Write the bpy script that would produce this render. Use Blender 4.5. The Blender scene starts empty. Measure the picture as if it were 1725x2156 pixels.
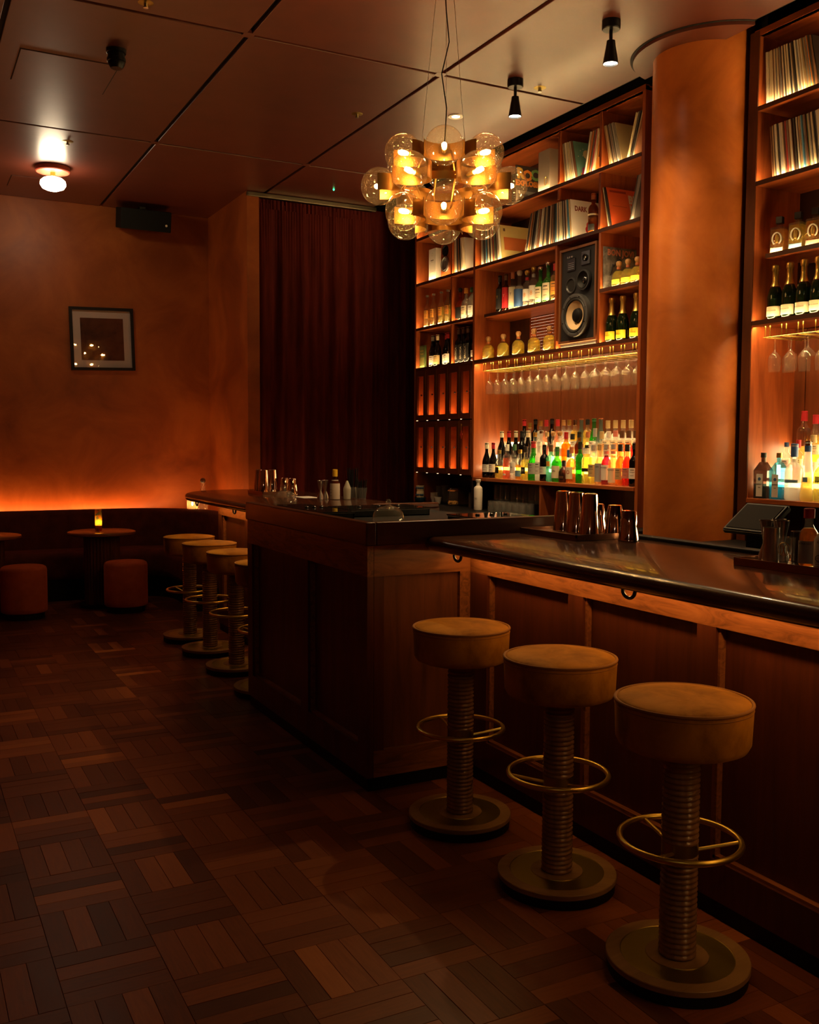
import bpy, bmesh, math, random
from mathutils import Vector, Matrix, Euler
random.seed(7)
SC = bpy.context.scene
C = SC.collection
PI = math.pi
R = math.radians

# ------------------------------------------------------------------ camera, world, exposure
F_PX, CXP, CYP = 2054.4, 862.5, 1078.0
_pi, _ya, _ro, CAM_H = R(-4.002), R(27.70), R(0.289), 1.52
FW = Vector((math.sin(_ya)*math.cos(_pi), math.cos(_ya)*math.cos(_pi), math.sin(_pi)))
_r = Vector((math.cos(_ya), -math.sin(_ya), 0)); _u = _r.cross(FW)
RT = _r*math.cos(_ro) + _u*math.sin(_ro); UP = -_r*math.sin(_ro) + _u*math.cos(_ro)
ORG = Vector((0, 0, CAM_H))
def at(x, y, ax, v):                       # pixel ray against a plane of the room
    d = FW + RT*((x-CXP)/F_PX) - UP*((y-CYP)/F_PX); i = 'xyz'.index(ax)
    return ORG + d*((v-ORG[i])/d[i])
def G(x, y, z=0.0): return at(x, y, 'z', z)
def px(p):
    d = Vector(p)-ORG; w = d.dot(FW)
    return CXP+F_PX*d.dot(RT)/w, CYP-F_PX*d.dot(UP)/w, w
cam = bpy.data.cameras.new('camera'); co = bpy.data.objects.new('camera', cam); C.objects.link(co)
cam.sensor_fit = 'HORIZONTAL'; cam.sensor_width = 36; cam.lens = 36*F_PX/1725; cam.clip_start = .05
co.matrix_world = Matrix(((RT.x, UP.x, -FW.x, 0), (RT.y, UP.y, -FW.y, 0), (RT.z, UP.z, -FW.z, CAM_H), (0, 0, 0, 1)))
SC.camera = co
wd = bpy.data.worlds.new('world'); SC.world = wd; wd.use_nodes = True
wd.node_tree.nodes['Background'].inputs[0].default_value = (1, .55, .3, 1)
wd.node_tree.nodes['Background'].inputs[1].default_value = 0.0
SC.view_settings.view_transform = 'Standard'; SC.view_settings.look = 'None'
SC.view_settings.gamma = 1; SC.view_settings.use_curve_mapping = False
SC.view_settings.exposure = 0.0
SC.cycles.transparent_max_bounces = 20
SC.cycles.adaptive_threshold = .04; SC.cycles.max_bounces = 6; SC.cycles.diffuse_bounces = 3; SC.cycles.glossy_bounces = 3

# light levels (watts for lamps, radiance for glowing meshes)
L_BULB, L_STRIP, L_RISER, L_BARSTRIP, L_WALLWASH, L_CEILLAMP, L_LOCKER = 180, 84, 18, 20, 42, 42, 85
WARM = (1.0, .60, .24); WARM2 = (1.0, .68, .33); LED = (1.0, .66, .27)

# ------------------------------------------------------------------ materials
MATS = {}
def nt(name):
    m = bpy.data.materials.new(name); m.use_nodes = True; t = m.node_tree; t.nodes.clear()
    o = t.nodes.new('ShaderNodeOutputMaterial'); MATS[name] = m
    return m, t, o
def N(t, kind, **kw):
    n = t.nodes.new(kind)
    for k, v in kw.items():
        if k.startswith('i_'):
            key = k[2:]; key = int(key) if key.isdigit() else key.replace('_', ' ')
            n.inputs[key].default_value = v
        else: setattr(n, k, v)
    return n
def c4(c): return (c[0], c[1], c[2], 1)
def principled(name, col, rough=.5, metal=0, spec=.5, sheen=0, bump=0, bscale=40, coat=0):
    if name in MATS: return MATS[name]
    m, t, o = nt(name); p = N(t, 'ShaderNodeBsdfPrincipled'); t.links.new(p.outputs[0], o.inputs[0])
    p.inputs['Base Color'].default_value = c4(col); p.inputs['Roughness'].default_value = rough
    p.inputs['Metallic'].default_value = metal; p.inputs['Specular IOR Level'].default_value = spec
    p.inputs['Coat Weight'].default_value = coat
    if sheen:
        p.inputs['Sheen Weight'].default_value = sheen; p.inputs['Sheen Roughness'].default_value = .4
        p.inputs['Sheen Tint'].default_value = c4([min(1, x*3) for x in col])
    if bump:
        tc = N(t, 'ShaderNodeTexCoord'); nz = N(t, 'ShaderNodeTexNoise', i_Scale=bscale, i_Detail=4)
        b = N(t, 'ShaderNodeBump', i_Strength=bump, i_Distance=.004)
        t.links.new(tc.outputs['Object'], nz.inputs[0]); t.links.new(nz.outputs[0], b.inputs['Height']); t.links.new(b.outputs[0], p.inputs['Normal'])
    return m
def mottled(name, cols, scale=(1, 1, 1), nscale=3, detail=6, rough=.6, spec=.3, sheen=0, bump=.15, dist=0, rvar=0, coat=0, pos=None):
    if name in MATS: return MATS[name]
    m, t, o = nt(name); p = N(t, 'ShaderNodeBsdfPrincipled'); t.links.new(p.outputs[0], o.inputs[0])
    tc = N(t, 'ShaderNodeTexCoord'); mp = N(t, 'ShaderNodeMapping'); mp.inputs['Scale'].default_value = scale
    nz = N(t, 'ShaderNodeTexNoise', i_Scale=nscale, i_Detail=detail, i_Roughness=.6, i_Distortion=dist)
    cr = N(t, 'ShaderNodeValToRGB'); e = cr.color_ramp.elements
    n = len(cols); pos = pos or [.3+.4*i/(n-1) for i in range(n)]
    e[0].position = pos[0]; e[0].color = c4(cols[0]); e[1].position = pos[-1]; e[1].color = c4(cols[-1])
    for i in range(1, n-1):
        x = e.new(pos[i]); x.color = c4(cols[i])
    t.links.new(tc.outputs['Object'], mp.inputs[0]); t.links.new(mp.outputs[0], nz.inputs[0]); t.links.new(nz.outputs[0], cr.inputs[0])
    t.links.new(cr.outputs[0], p.inputs['Base Color']); p.inputs['Roughness'].default_value = rough
    p.inputs['Specular IOR Level'].default_value = spec; p.inputs['Coat Weight'].default_value = coat
    if sheen: p.inputs['Sheen Weight'].default_value = sheen; p.inputs['Sheen Tint'].default_value = c4([min(1, x*2.5) for x in cols[-1]])
    if bump:
        b = N(t, 'ShaderNodeBump', i_Strength=bump, i_Distance=.005)
        t.links.new(nz.outputs[0], b.inputs['Height']); t.links.new(b.outputs[0], p.inputs['Normal'])
    if rvar:
        mr = N(t, 'ShaderNodeMapRange'); mr.inputs[3].default_value = rough-rvar; mr.inputs[4].default_value = rough+rvar
        t.links.new(nz.outputs[0], mr.inputs[0]); t.links.new(mr.outputs[0], p.inputs['Roughness'])
    return m
def wood(name, dark, light, axis='z', rough=.35, spec=.4, coat=.0, wave=True):
    s = {'x': (.9, 9, 9), 'y': (9, .9, 9), 'z': (9, 9, .9)}[axis]
    return mottled(name, [dark, [(a+b)/2 for a, b in zip(dark, light)], light], scale=s, nscale=2.2, detail=7, rough=rough, spec=spec, bump=.05, dist=.8, coat=coat)
def emit(name, col, s):
    if name in MATS: return MATS[name]
    m, t, o = nt(name); e = N(t, 'ShaderNodeEmission'); e.inputs[0].default_value = c4(col); e.inputs[1].default_value = s
    t.links.new(e.outputs[0], o.inputs[0]); return m
def thin_glass(name, tint, haze=0.0, hazecol=(1, 1, 1), refl=.9, rough=.02, speck=0):
    if name in MATS: return MATS[name]
    m, t, o = nt(name)
    lw = N(t, 'ShaderNodeLayerWeight', i_Blend=.5)
    pw = N(t, 'ShaderNodeMath', operation='POWER', i_1=4.0); t.links.new(lw.outputs['Facing'], pw.inputs[0])
    ml = N(t, 'ShaderNodeMath', operation='MULTIPLY_ADD', i_1=refl*.8, i_2=.045); t.links.new(pw.outputs[0], ml.inputs[0])
    tr = N(t, 'ShaderNodeBsdfTransparent'); tr.inputs[0].default_value = c4(tint)
    gl = N(t, 'ShaderNodeBsdfGlossy'); gl.inputs['Roughness'].default_value = rough
    src = tr.outputs[0]
    if haze:
        df = N(t, 'ShaderNodeBsdfTranslucent'); df.inputs[0].default_value = c4(hazecol)
        d2 = N(t, 'ShaderNodeBsdfDiffuse'); d2.inputs[0].default_value = c4(hazecol)
        mm = N(t, 'ShaderNodeMixShader', i_0=.5); t.links.new(df.outputs[0], mm.inputs[1]); t.links.new(d2.outputs[0], mm.inputs[2])
        mh = N(t, 'ShaderNodeMixShader', i_0=haze); t.links.new(src, mh.inputs[1]); t.links.new(mm.outputs[0], mh.inputs[2]); src = mh.outputs[0]
    if speck:
        tc = N(t, 'ShaderNodeTexCoord'); vo = N(t, 'ShaderNodeTexVoronoi', i_Scale=speck); t.links.new(tc.outputs['Object'], vo.inputs[0])
        lt = N(t, 'ShaderNodeMath', operation='LESS_THAN', i_1=.15); t.links.new(vo.outputs['Distance'], lt.inputs[0])
        dd = N(t, 'ShaderNodeBsdfTranslucent'); dd.inputs[0].default_value = (1, .9, .75, 1)
        ms = N(t, 'ShaderNodeMath', operation='MULTIPLY', i_1=.45); t.links.new(lt.outputs[0], ms.inputs[0])
        mh = N(t, 'ShaderNodeMixShader'); t.links.new(ms.outputs[0], mh.inputs[0]); t.links.new(src, mh.inputs[1]); t.links.new(dd.outputs[0], mh.inputs[2]); src = mh.outputs[0]
    mx = N(t, 'ShaderNodeMixShader'); t.links.new(ml.outputs[0], mx.inputs[0]); t.links.new(src, mx.inputs[1]); t.links.new(gl.outputs[0], mx.inputs[2])
    t.links.new(mx.outputs[0], o.inputs[0]); return m

M_plaster = mottled('plaster', [(.20, .043, .008), (.32, .078, .013), (.44, .122, .022)], nscale=1.6, detail=9, rough=.42, spec=.35, bump=.06, dist=.6, rvar=.1)
M_pillar = mottled('pillar_plaster', [(.32, .080, .013), (.48, .130, .022), (.60, .185, .036)], nscale=2.3, detail=10, rough=.38, spec=.4, bump=.08, dist=.5, rvar=.08)
M_ceil = mottled('ceiling_lacquer', [(.085, .015, .007), (.11, .020, .009)], nscale=5, detail=5, rough=.46, spec=.75, bump=.02, coat=.5)
for n_ in M_ceil.node_tree.nodes:
    if n_.type == 'BSDF_PRINCIPLED': n_.inputs['Coat Roughness'].default_value = .24
M_void = principled('void_black', (.006, .004, .004), .8)
M_woodv = wood('wood_upright', (.22, .047, .011), (.40, .098, .022), 'z', .35)
M_woody = wood('wood_along', (.22, .047, .011), (.42, .105, .024), 'y', .33)
M_woodx = wood('wood_deep', (.22, .047, .011), (.42, .105, .024), 'x', .33)
M_bardark_v = wood('bar_wood_upright', (.060, .014, .006), (.12, .028, .010), 'z', .34)
M_barrail = mottled('bar_wood_rail', [(.10, .03, .010), (.24, .08, .024), (.33, .115, .035)], scale=(6, .9, 6), nscale=4.5, detail=10, rough=.33, spec=.4, bump=.06, dist=2.2)
M_barrailx = mottled('bar_wood_rail_cross', [(.10, .03, .010), (.24, .08, .024), (.33, .115, .035)], scale=(.8, 6, 6), nscale=3.2, detail=8, rough=.33, spec=.4, bump=.06, dist=2.2)
M_bartop = wood('bar_top_wood', (.045, .016, .009), (.085, .03, .014), 'y', .22, .5, coat=.3)
M_cap = wood('cap_wood', (.06, .018, .008), (.11, .032, .013), 'y', .3)
M_black = principled('black_laminate', (.006, .0055, .006), .5, spec=.2)
M_blackmetal = principled('black_metal', (.010, .010, .011), .35, .6)
M_velvet_curt = mottled('curtain_velvet', [(.07, .0105, .008), (.14, .021, .015)], scale=(1, 1, .15), nscale=14, rough=.85, spec=.1, sheen=.35, bump=.1)
M_velvet_bench = mottled('bench_velvet', [(.06, .012, .006), (.11, .024, .010)], nscale=9, rough=.85, spec=.1, sheen=.3, bump=.1)
M_otto = mottled('ottoman_velvet', [(.29, .052, .017), (.40, .085, .028)], nscale=11, rough=.85, spec=.1, sheen=.4, bump=.1)
M_velvet = mottled('seat_velvet', [(.18, .066, .0055), (.36, .145, .011), (.50, .215, .020)], scale=(1, 1, .6), nscale=9, detail=12, rough=.75, spec=.12, sheen=.22, bump=.12, dist=.45, pos=[.3, .5, .74])
M_velvetpipe = principled('piping_velvet', (.27, .105, .010), .8, sheen=.15)
M_brass = principled('brass', (.70, .52, .10), .34, 1)
M_brassdark = principled('brass_aged', (.36, .27, .065), .38, 1)
M_brasswarm = principled('chandelier_brass', (.46, .235, .055), .36, 1)
M_ribs = wood('ribbed_wood', (.16, .078, .030), (.30, .15, .058), 'z', .27)
M_basewood = wood('base_wood', (.18, .098, .034), (.30, .17, .060), 'x', .4)
M_steel = principled('steel', (.72, .68, .62), .14, 1)
M_steelb = principled('steel_brushed', (.55, .52, .48), .3, 1)
M_copper = principled('mirror_steel', (.80, .66, .56), .07, 1)
M_tray = principled('tray_copper', (.45, .24, .15), .3, 1)
M_white = principled('white_paper', (.80, .76, .68), .7)
M_cream = principled('cream_paper', (.80, .70, .48), .7)
M_cork = principled('cork', (.42, .24, .10), .8)
M_ink = principled('ink', (.02, .018, .016), .7)
M_gold = principled('gold_foil', (.80, .55, .14), .3, .9)
M_silverdark = principled('dark_chrome', (.10, .10, .11), .2, .9)
M_glass = thin_glass('clear_glass', (.95, .95, .94), haze=.03, hazecol=(.9, .85, .75))
M_stem = thin_glass('stem_glass', (.95, .94, .92), haze=.055, hazecol=(1, .9, .72), refl=1.3)
M_tumbler = thin_glass('textured_glass', (.85, .85, .84), haze=.10, hazecol=(.8, .77, .73), rough=.05)
M_globe = thin_glass('bubble_glass', (.985, .92, .83), haze=.008, hazecol=(1, .8, .5), speck=150)
M_pane = thin_glass('picture_glass', (.97, .97, .97), refl=1.0, rough=.01)
E_bulb = emit('bulb_glow', (1, .60, .22), L_BULB)
E_strip = emit('led_strip', LED, L_STRIP)
E_under = emit('rack_strip', LED, 150)
E_riser = emit('lit_riser', (1, .74, .34), L_RISER)
E_barstrip = emit('bar_strip', (1, .50, .14), L_BARSTRIP)
E_wash = emit('wall_wash_strip', (1, .41, .12), L_WALLWASH)
E_ceillamp = emit('opal_lamp', (1, .78, .50), L_CEILLAMP)
E_locker = emit('locker_strip', (1, .50, .18), L_LOCKER)
E_spot = emit('spot_lens', (1, .85, .6), 30)
E_flame = emit('flame', (1, .55, .18), 40)
E_green = emit('green_led', (.05, 1, .3), 4)
def paint(c, rough=.6): return principled('paint_%03d_%03d_%03d' % tuple(int(x*255) for x in c), c, rough)

# ------------------------------------------------------------------ mesh helpers
def box(bm, x0, x1, y0, y1, z0, z1, M=None):
    co_ = [(x, y, z) for x in (x0, x1) for y in (y0, y1) for z in (z0, z1)]
    v = [bm.verts.new(M @ Vector(p) if M else p) for p in co_]
    for f in ((0, 1, 3, 2), (4, 6, 7, 5), (0, 4, 5, 1), (2, 3, 7, 6), (0, 2, 6, 4), (1, 5, 7, 3)):
        bm.faces.new([v[i] for i in f])
    return v
def bbox(*a, bevel=0, seg=2):
    bm = bmesh.new(); box(bm, *a)
    bmesh.ops.recalc_face_normals(bm, faces=bm.faces)
    if bevel: bmesh.ops.bevel(bm, geom=bm.edges[:], offset=bevel, segments=seg, affect='EDGES', profile=.5)
    return bm
def lathe(prof, n=24, bm=None, a0=0, a1=2*PI, off=(0, 0, 0)):
    bm = bm or bmesh.new(); full = abs(a1-a0-2*PI) < 1e-6; rings = []; ox, oy, oz = off
    k = n if full else n+1
    for r, z in prof:
        if r < 1e-6: rings.append([bm.verts.new((ox, oy, oz+z))])
        else: rings.append([bm.verts.new((ox+r*math.cos(a0+(a1-a0)*i/n), oy+r*math.sin(a0+(a1-a0)*i/n), oz+z)) for i in range(k)])
    for a, b in zip(rings, rings[1:]):
        for i in range(n):
            j = (i+1) % k if full else i+1
            if len(a) == 1 and len(b) == 1: continue
            if len(a) == 1: bm.faces.new((a[0], b[j], b[i]))
            elif len(b) == 1: bm.faces.new((a[i], a[j], b[0]))
            else: bm.faces.new((a[i], a[j], b[j], b[i]))
    return bm
def sphere(bm, c, r, n=16, m=10, sz=1):
    prof = [(r*math.sin(PI*i/m), -r*sz*math.cos(PI*i/m)) for i in range(m+1)]; prof[0] = (0, -r*sz); prof[-1] = (0, r*sz)
    return lathe(prof, n, bm, off=c)
def tube(bm, pts, r, n=8, closed=False):
    pts = [Vector(p) for p in pts]; rings = []; k = len(pts)
    prev = None
    for i, p in enumerate(pts):
        d = (pts[(i+1) % k]-pts[i-1]) if closed else (pts[min(i+1, k-1)]-pts[max(i-1, 0)])
        d.normalize(); a = prev if prev is not None else (Vector((0, 0, 1)) if abs(d.z) < .9 else Vector((1, 0, 0)))
        u = d.cross(a)
        if u.length < 1e-5: u = d.cross(Vector((0, 1, 0)))
        u.normalize(); v = u.cross(d); v.normalize(); prev = v
        rings.append([bm.verts.new(p+(u*math.cos(2*PI*j/n)+v*math.sin(2*PI*j/n))*r) for j in range(n)])
    for i in range(k if closed else k-1):
        a, b = rings[i], rings[(i+1) % k]
        for j in range(n): bm.faces.new((a[j], a[(j+1) % n], b[(j+1) % n], b[j]))
    if not closed:
        bm.faces.new(rings[0]); bm.faces.new(rings[-1])
    return bm
def prism(poly, z0, z1, bm=None):           # poly in xy
    bm = bm or bmesh.new()
    a = [bm.verts.new((x, y, z0)) for x, y in poly]; b = [bm.verts.new((x, y, z1)) for x, y in poly]
    bm.faces.new(a); bm.faces.new(b)
    for i in range(len(poly)): j = (i+1) % len(poly); bm.faces.new((a[i], a[j], b[j], b[i]))
    return bm
def mesh(bm, mat, name='part', smooth=False, ang=35):
    if isinstance(bm, bpy.types.Mesh): return bm
    bmesh.ops.recalc_face_normals(bm, faces=bm.faces)
    me = bpy.data.meshes.new(name); bm.to_mesh(me); bm.free()
    for m in (mat if isinstance(mat, (list, tuple)) else [mat]): me.materials.append(m)
    if smooth:
        me.shade_smooth(); me.set_sharp_from_angle(angle=R(ang))
    return me
def obj(name, bm, mat=None, parent=None, smooth=False, loc=None, rot=None, ang=35):
    me = mesh(bm, mat, name, smooth, ang); o = bpy.data.objects.new(name, me); C.objects.link(o)
    if parent: o.parent = parent
    if loc: o.location = loc
    if rot: o.rotation_euler = rot
    return o
def tag(o, label, cat, group=None, kind=None):
    o['label'] = label; o['category'] = cat
    if group: o['group'] = group
    if kind: o['kind'] = kind
    return o
def thing(name, label, cat, loc=(0, 0, 0), rot=(0, 0, 0), group=None):
    o = bpy.data.objects.new(name, None); C.objects.link(o); o.location = loc; o.rotation_euler = rot; o.empty_display_size = .1
    return tag(o, label, cat, group)
def struct(name, bm, mat, label=None, smooth=False, parent=None):
    o = obj(name, bm, mat, parent, smooth); o['kind'] = 'structure'
    if label: o['label'] = label
    return o
def dup(root, loc, rot=None, label=None, group=None):
    r = root.copy(); C.objects.link(r); r.location = loc
    if rot: r.rotation_euler = rot
    if label: r['label'] = label
    if group: r['group'] = group
    for ch in list(root.children):
        c = ch.copy(); C.objects.link(c); c.parent = r
        for g in ch.children:
            d = g.copy(); C.objects.link(d); d.parent = c
    return r
def text(body, size, loc, rot, mat, parent=None, name='lettering', align='CENTER', sx=1, ext=.0004, bold=0):
    cu = bpy.data.curves.new(name, 'FONT'); cu.body = body; cu.size = size; cu.align_x = align; cu.align_y = 'CENTER'; cu.extrude = ext; cu.offset = bold
    cu.resolution_u = 2; cu.materials.append(mat); o = bpy.data.objects.new(name, cu); C.objects.link(o)
    o.location = loc; o.scale = (sx, 1, 1)
    o.rotation_euler = rot.to_euler() if isinstance(rot, Matrix) else rot
    if parent: o.parent = parent
    return o
FACE_MX = (PI/2, 0, -PI/2)                    # lettering that faces -x (towards the room)
FACE_MY = (PI/2, 0, 0)                        # lettering that faces -y
UPWARD = Matrix(((0, 0, -1), (0, 1, 0), (1, 0, 0)))
ORD = ['first', 'second', 'third', 'fourth', 'fifth', 'sixth', 'seventh', 'eighth', 'ninth', 'tenth', 'eleventh', 'twelfth', 'thirteenth', 'fourteenth', 'fifteenth', 'sixteenth', 'seventeenth', 'eighteenth', 'nineteenth', 'twentieth', 'twenty-first', 'twenty-second', 'twenty-third', 'twenty-fourth']
PENDING = []                                  # (thing, base label) whose label gets its place among its look-alikes
def finish_labels():
    sets = {}
    for o, base in PENDING: sets.setdefault(base, []).append(o)
    for base, os_ in sets.items():
        if len(os_) == 1: os_[0]['label'] = base; continue
        os_.sort(key=lambda o: px(o.location)[0])
        for i, o in enumerate(os_):
            if len(os_) <= 24: o['label'] = '%s, %s from left' % (base, ORD[i])
            else: o['label'] = base
            o['group'] = o.get('group') or base

# ------------------------------------------------------------------ room shell
H = 3.90; YB = 10.37; XR = 4.93; XL = -3.6; YF = -3.2
fl = struct('floor', bbox(XL, XR, YF, YB, -.12, -.012), principled('floor_joint', (.012, .006, .004), .8))
struct('wall_back', bbox(XL-.1, 3.1, YB, YB+.1, -.1, H+.5), M_plaster)
struct('wall_alcove', bbox(3.0, 3.12, 9.06, YB, -.1, H+.5), M_plaster)
struct('wall_curtain', bbox(3.121, XR+.3, 9.30, 9.4, -.1, H+.5), M_void)
struct('wall_left', bbox(XL-.1, XL, YF, YB, -.1, H+.5), M_plaster)
struct('wall_front', bbox(XL-.1, XR+.3, YF-.1, YF, -.1, H+.5), M_plaster)
struct('wall_right', bbox(XR, XR+.1, YF, 9.30, -.1, H+.5), M_void)

# parquet: basket weave of squares, four boards each
TP, T0X, T0Y = .2888, .942, 2.955
wb = TP/4
def board_mesh(al):
    g = .0006; lx, ly = (TP, wb) if al == 'x' else (wb, TP)
    return mesh(bbox(-lx/2+g, lx/2-g, -ly/2+g, ly/2-g, -.012, 0, bevel=.0007, seg=1), None, 'plank')
def floor_mat(name, src):
    m, t, o = nt(name); p = N(t, 'ShaderNodeBsdfPrincipled'); t.links.new(p.outputs[0], o.inputs[0])
    if src == 'obj': a = N(t, 'ShaderNodeObjectInfo').outputs['Color']
    else: a = N(t, 'ShaderNodeVertexColor', layer_name='tone').outputs[0]
    sp = N(t, 'ShaderNodeSeparateColor'); t.links.new(a, sp.inputs[0])
    ge = N(t, 'ShaderNodeNewGeometry'); mpx = N(t, 'ShaderNodeMapping'); mpx.inputs['Scale'].default_value = (8, 90, 1)
    mpy = N(t, 'ShaderNodeMapping'); mpy.inputs['Scale'].default_value = (90, 8, 1)
    t.links.new(ge.outputs['Position'], mpx.inputs[0]); t.links.new(ge.outputs['Position'], mpy.inputs[0])
    mv = N(t, 'ShaderNodeMix', data_type='VECTOR'); t.links.new(sp.outputs[1], mv.inputs[0]); t.links.new(mpx.outputs[0], mv.inputs[4]); t.links.new(mpy.outputs[0], mv.inputs[5])
    nz = N(t, 'ShaderNodeTexNoise', i_Scale=1.0, i_Detail=6, i_Roughness=.65, i_Distortion=.6); t.links.new(mv.outputs[1], nz.inputs[0])
    ad = N(t, 'ShaderNodeMath', operation='MULTIPLY_ADD', i_1=.42, i_2=-.21); t.links.new(nz.outputs[0], ad.inputs[0])
    su = N(t, 'ShaderNodeMath', operation='ADD', use_clamp=True); t.links.new(ad.outputs[0], su.inputs[0]); t.links.new(sp.outputs[0], su.inputs[1])
    cr = N(t, 'ShaderNodeValToRGB'); e = cr.color_ramp.elements
    e[0].position = 0; e[0].color = (.050, .013, .0055, 1); e[1].position = 1; e[1].color = (.36, .115, .028, 1)
    x = e.new(.35); x.color = (.105, .027, .009, 1); x = e.new(.65); x.color = (.21, .058, .016, 1)
    t.links.new(su.outputs[0], cr.inputs[0]); t.links.new(cr.outputs[0], p.inputs['Base Color'])
    mr = N(t, 'ShaderNodeMapRange'); mr.inputs[3].default_value = .30; mr.inputs[4].default_value = .48
    t.links.new(nz.outputs[0], mr.inputs[0]); t.links.new(mr.outputs[0], p.inputs['Roughness']); p.inputs['Specular IOR Level'].default_value = .2
    b = N(t, 'ShaderNodeBump', i_Strength=.06, i_Distance=.002); t.links.new(nz.outputs[0], b.inputs['Height']); t.links.new(b.outputs[0], p.inputs['Normal'])
    return m
FM_o, FM_v = floor_mat('parquet_board', 'obj'), floor_mat('parquet_field', 'vc')
PMESH = {'x': board_mesh('x'), 'y': board_mesh('y')}
for me in PMESH.values(): me.materials.clear(); me.materials.append(FM_o)
boards = []
i0, i1 = int((XL-T0X)/TP), int((2.45-T0X)/TP); j0, j1 = int((YF-T0Y)/TP), int((YB-T0Y)/TP)
for i in range(i0, i1+1):
    for j in range(j0, j1+1):
        al = 'y' if (i+j) % 2 == 0 else 'x'
        tone0 = random.gauss(.50, .07)
        for k in range(4):
            cx = T0X+(i+.5)*TP; cy = T0Y+(j+.5)*TP; o_ = (k-1.5)*wb
            if al == 'y': cx += o_
            else: cy += o_
            tone = min(.95, max(.05, random.gauss(tone0, .12)+(-.20 if random.random() < .08 else 0)+(.16 if random.random() < .10 else 0)))
            boards.append([cx, cy, al, tone])
def parea(b):
    x, y = b[0], b[1]; d = Vector((x, y, 0))-ORG; w = d.dot(FW)
    if w < .4: return -1
    X, Y, _ = px((x, y, 0))
    if not (-30 < X < 1755 and -30 < Y < 2186): return -1
    if (x > 1.80 and y > 3.78) or x > 2.32: return -1
    return 1/w**3
boards.sort(key=parea, reverse=True)
near, rest = boards[:300], boards[300:]
for cx, cy, al, tone in near:
    o = bpy.data.objects.new('plank', PMESH[al]); C.objects.link(o); o.parent = fl
    o.location = (cx, cy, random.uniform(-.0006, .0006)); o.color = (tone, 1 if al == 'y' else 0, 0, 1)
bm = bmesh.new(); lay = bm.loops.layers.color.new('tone'); g = .0006
for cx, cy, al, tone in rest:
    lx, ly = (TP, wb) if al == 'x' else (wb, TP)
    if cx+lx/2 > 2.9: continue
    n0 = len(bm.faces); dz = random.uniform(-.0006, .0006)
    box(bm, cx-lx/2+g, cx+lx/2-g, cy-ly/2+g, cy+ly/2-g, -.012, dz); bm.faces.ensure_lookup_table()
    for f in bm.faces[n0:]:
        for l in f.loops: l[lay] = (tone, 1 if al == 'y' else 0, 0, 1)
o = obj('plank_field', bm, FM_v, fl); o['kind'] = 'stuff'

# ceiling: lacquered panels with recessed joints
ce = struct('ceiling', bbox(XL, 4.33, YF, YB, H+.022, H+.12), M_void)
struct('ceiling_void', bbox(4.33, XR+.3, YF, 9.4, H+.42, H+.5), M_void)
struct('trim_1', bbox(4.325, 4.335, YF, 9.06, H+.001, H+.42), M_void)
gx = [XL, -1.98, -.69, .60, 1.89, 3.18, 4.33]; gy = [YF, -1.345, .99, 3.325, 5.66, 7.995, YB]; gw = .014
for a, b in zip(gx, gx[1:]):
    for c, d in zip(gy, gy[1:]):
        obj('panel', bbox(a+gw, b-(gw if b < 4.3 else 0), c+gw, d-gw, H, H+.022, bevel=.004, seg=2), M_ceil, ce)
for a in gx[1:-1]:
    for c in gy[1:-1]: obj('joint_cover', bbox(a-.034, a+.034, c-.034, c+.034, H-.0006, H+.02), M_ceil, ce)
def hatch(x0, x1, y0, y1):
    h = obj('hatch', bbox(x0, x1, y0, y1, H-.004, H-.0008, bevel=.0015, seg=1), M_ceil, ce)
    bm = bmesh.new(); e = .006
    for a in ((x0-e, x1+e, y0-e, y0), (x0-e, x1+e, y1, y1+e), (x0-e, x0, y0, y1), (x1, x1+e, y0, y1)): box(bm, *a, H-.0012, H-.0004)
    obj('hatch_gap', bm, M_void, h)
hatch(.735, 1.315, 6.50, 7.07); hatch(.98, 1.40, 9.55, 9.95)
# collar disc round the pillar
PCX, PCY, PRAD = 4.45, 4.622, .303
pil = obj('pillar', lathe([(PRAD, 0), (PRAD, H+.1)], 64, off=(PCX, PCY, 0)), M_pillar, None, True); pil['kind'] = 'structure'; pil['label'] = 'round orange plaster pillar between the two back bar bays'
arc = [(4.5+.49*math.cos(R(k)), 4.58+.49*math.sin(R(k))) for k in range(107, 254, 3)]
cl = obj('collar', prism(arc, H-.022, H+.02), M_ceil, pil)
arc2 = [(4.5+.507*math.cos(R(k)), 4.58+.507*math.sin(R(k))) for k in range(107, 254, 3)]
obj('shadow_gap', prism(arc2+[(4.34, 4.3), (4.34, 4.9)][:0], H-.003, H+.01), M_void, cl)
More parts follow.
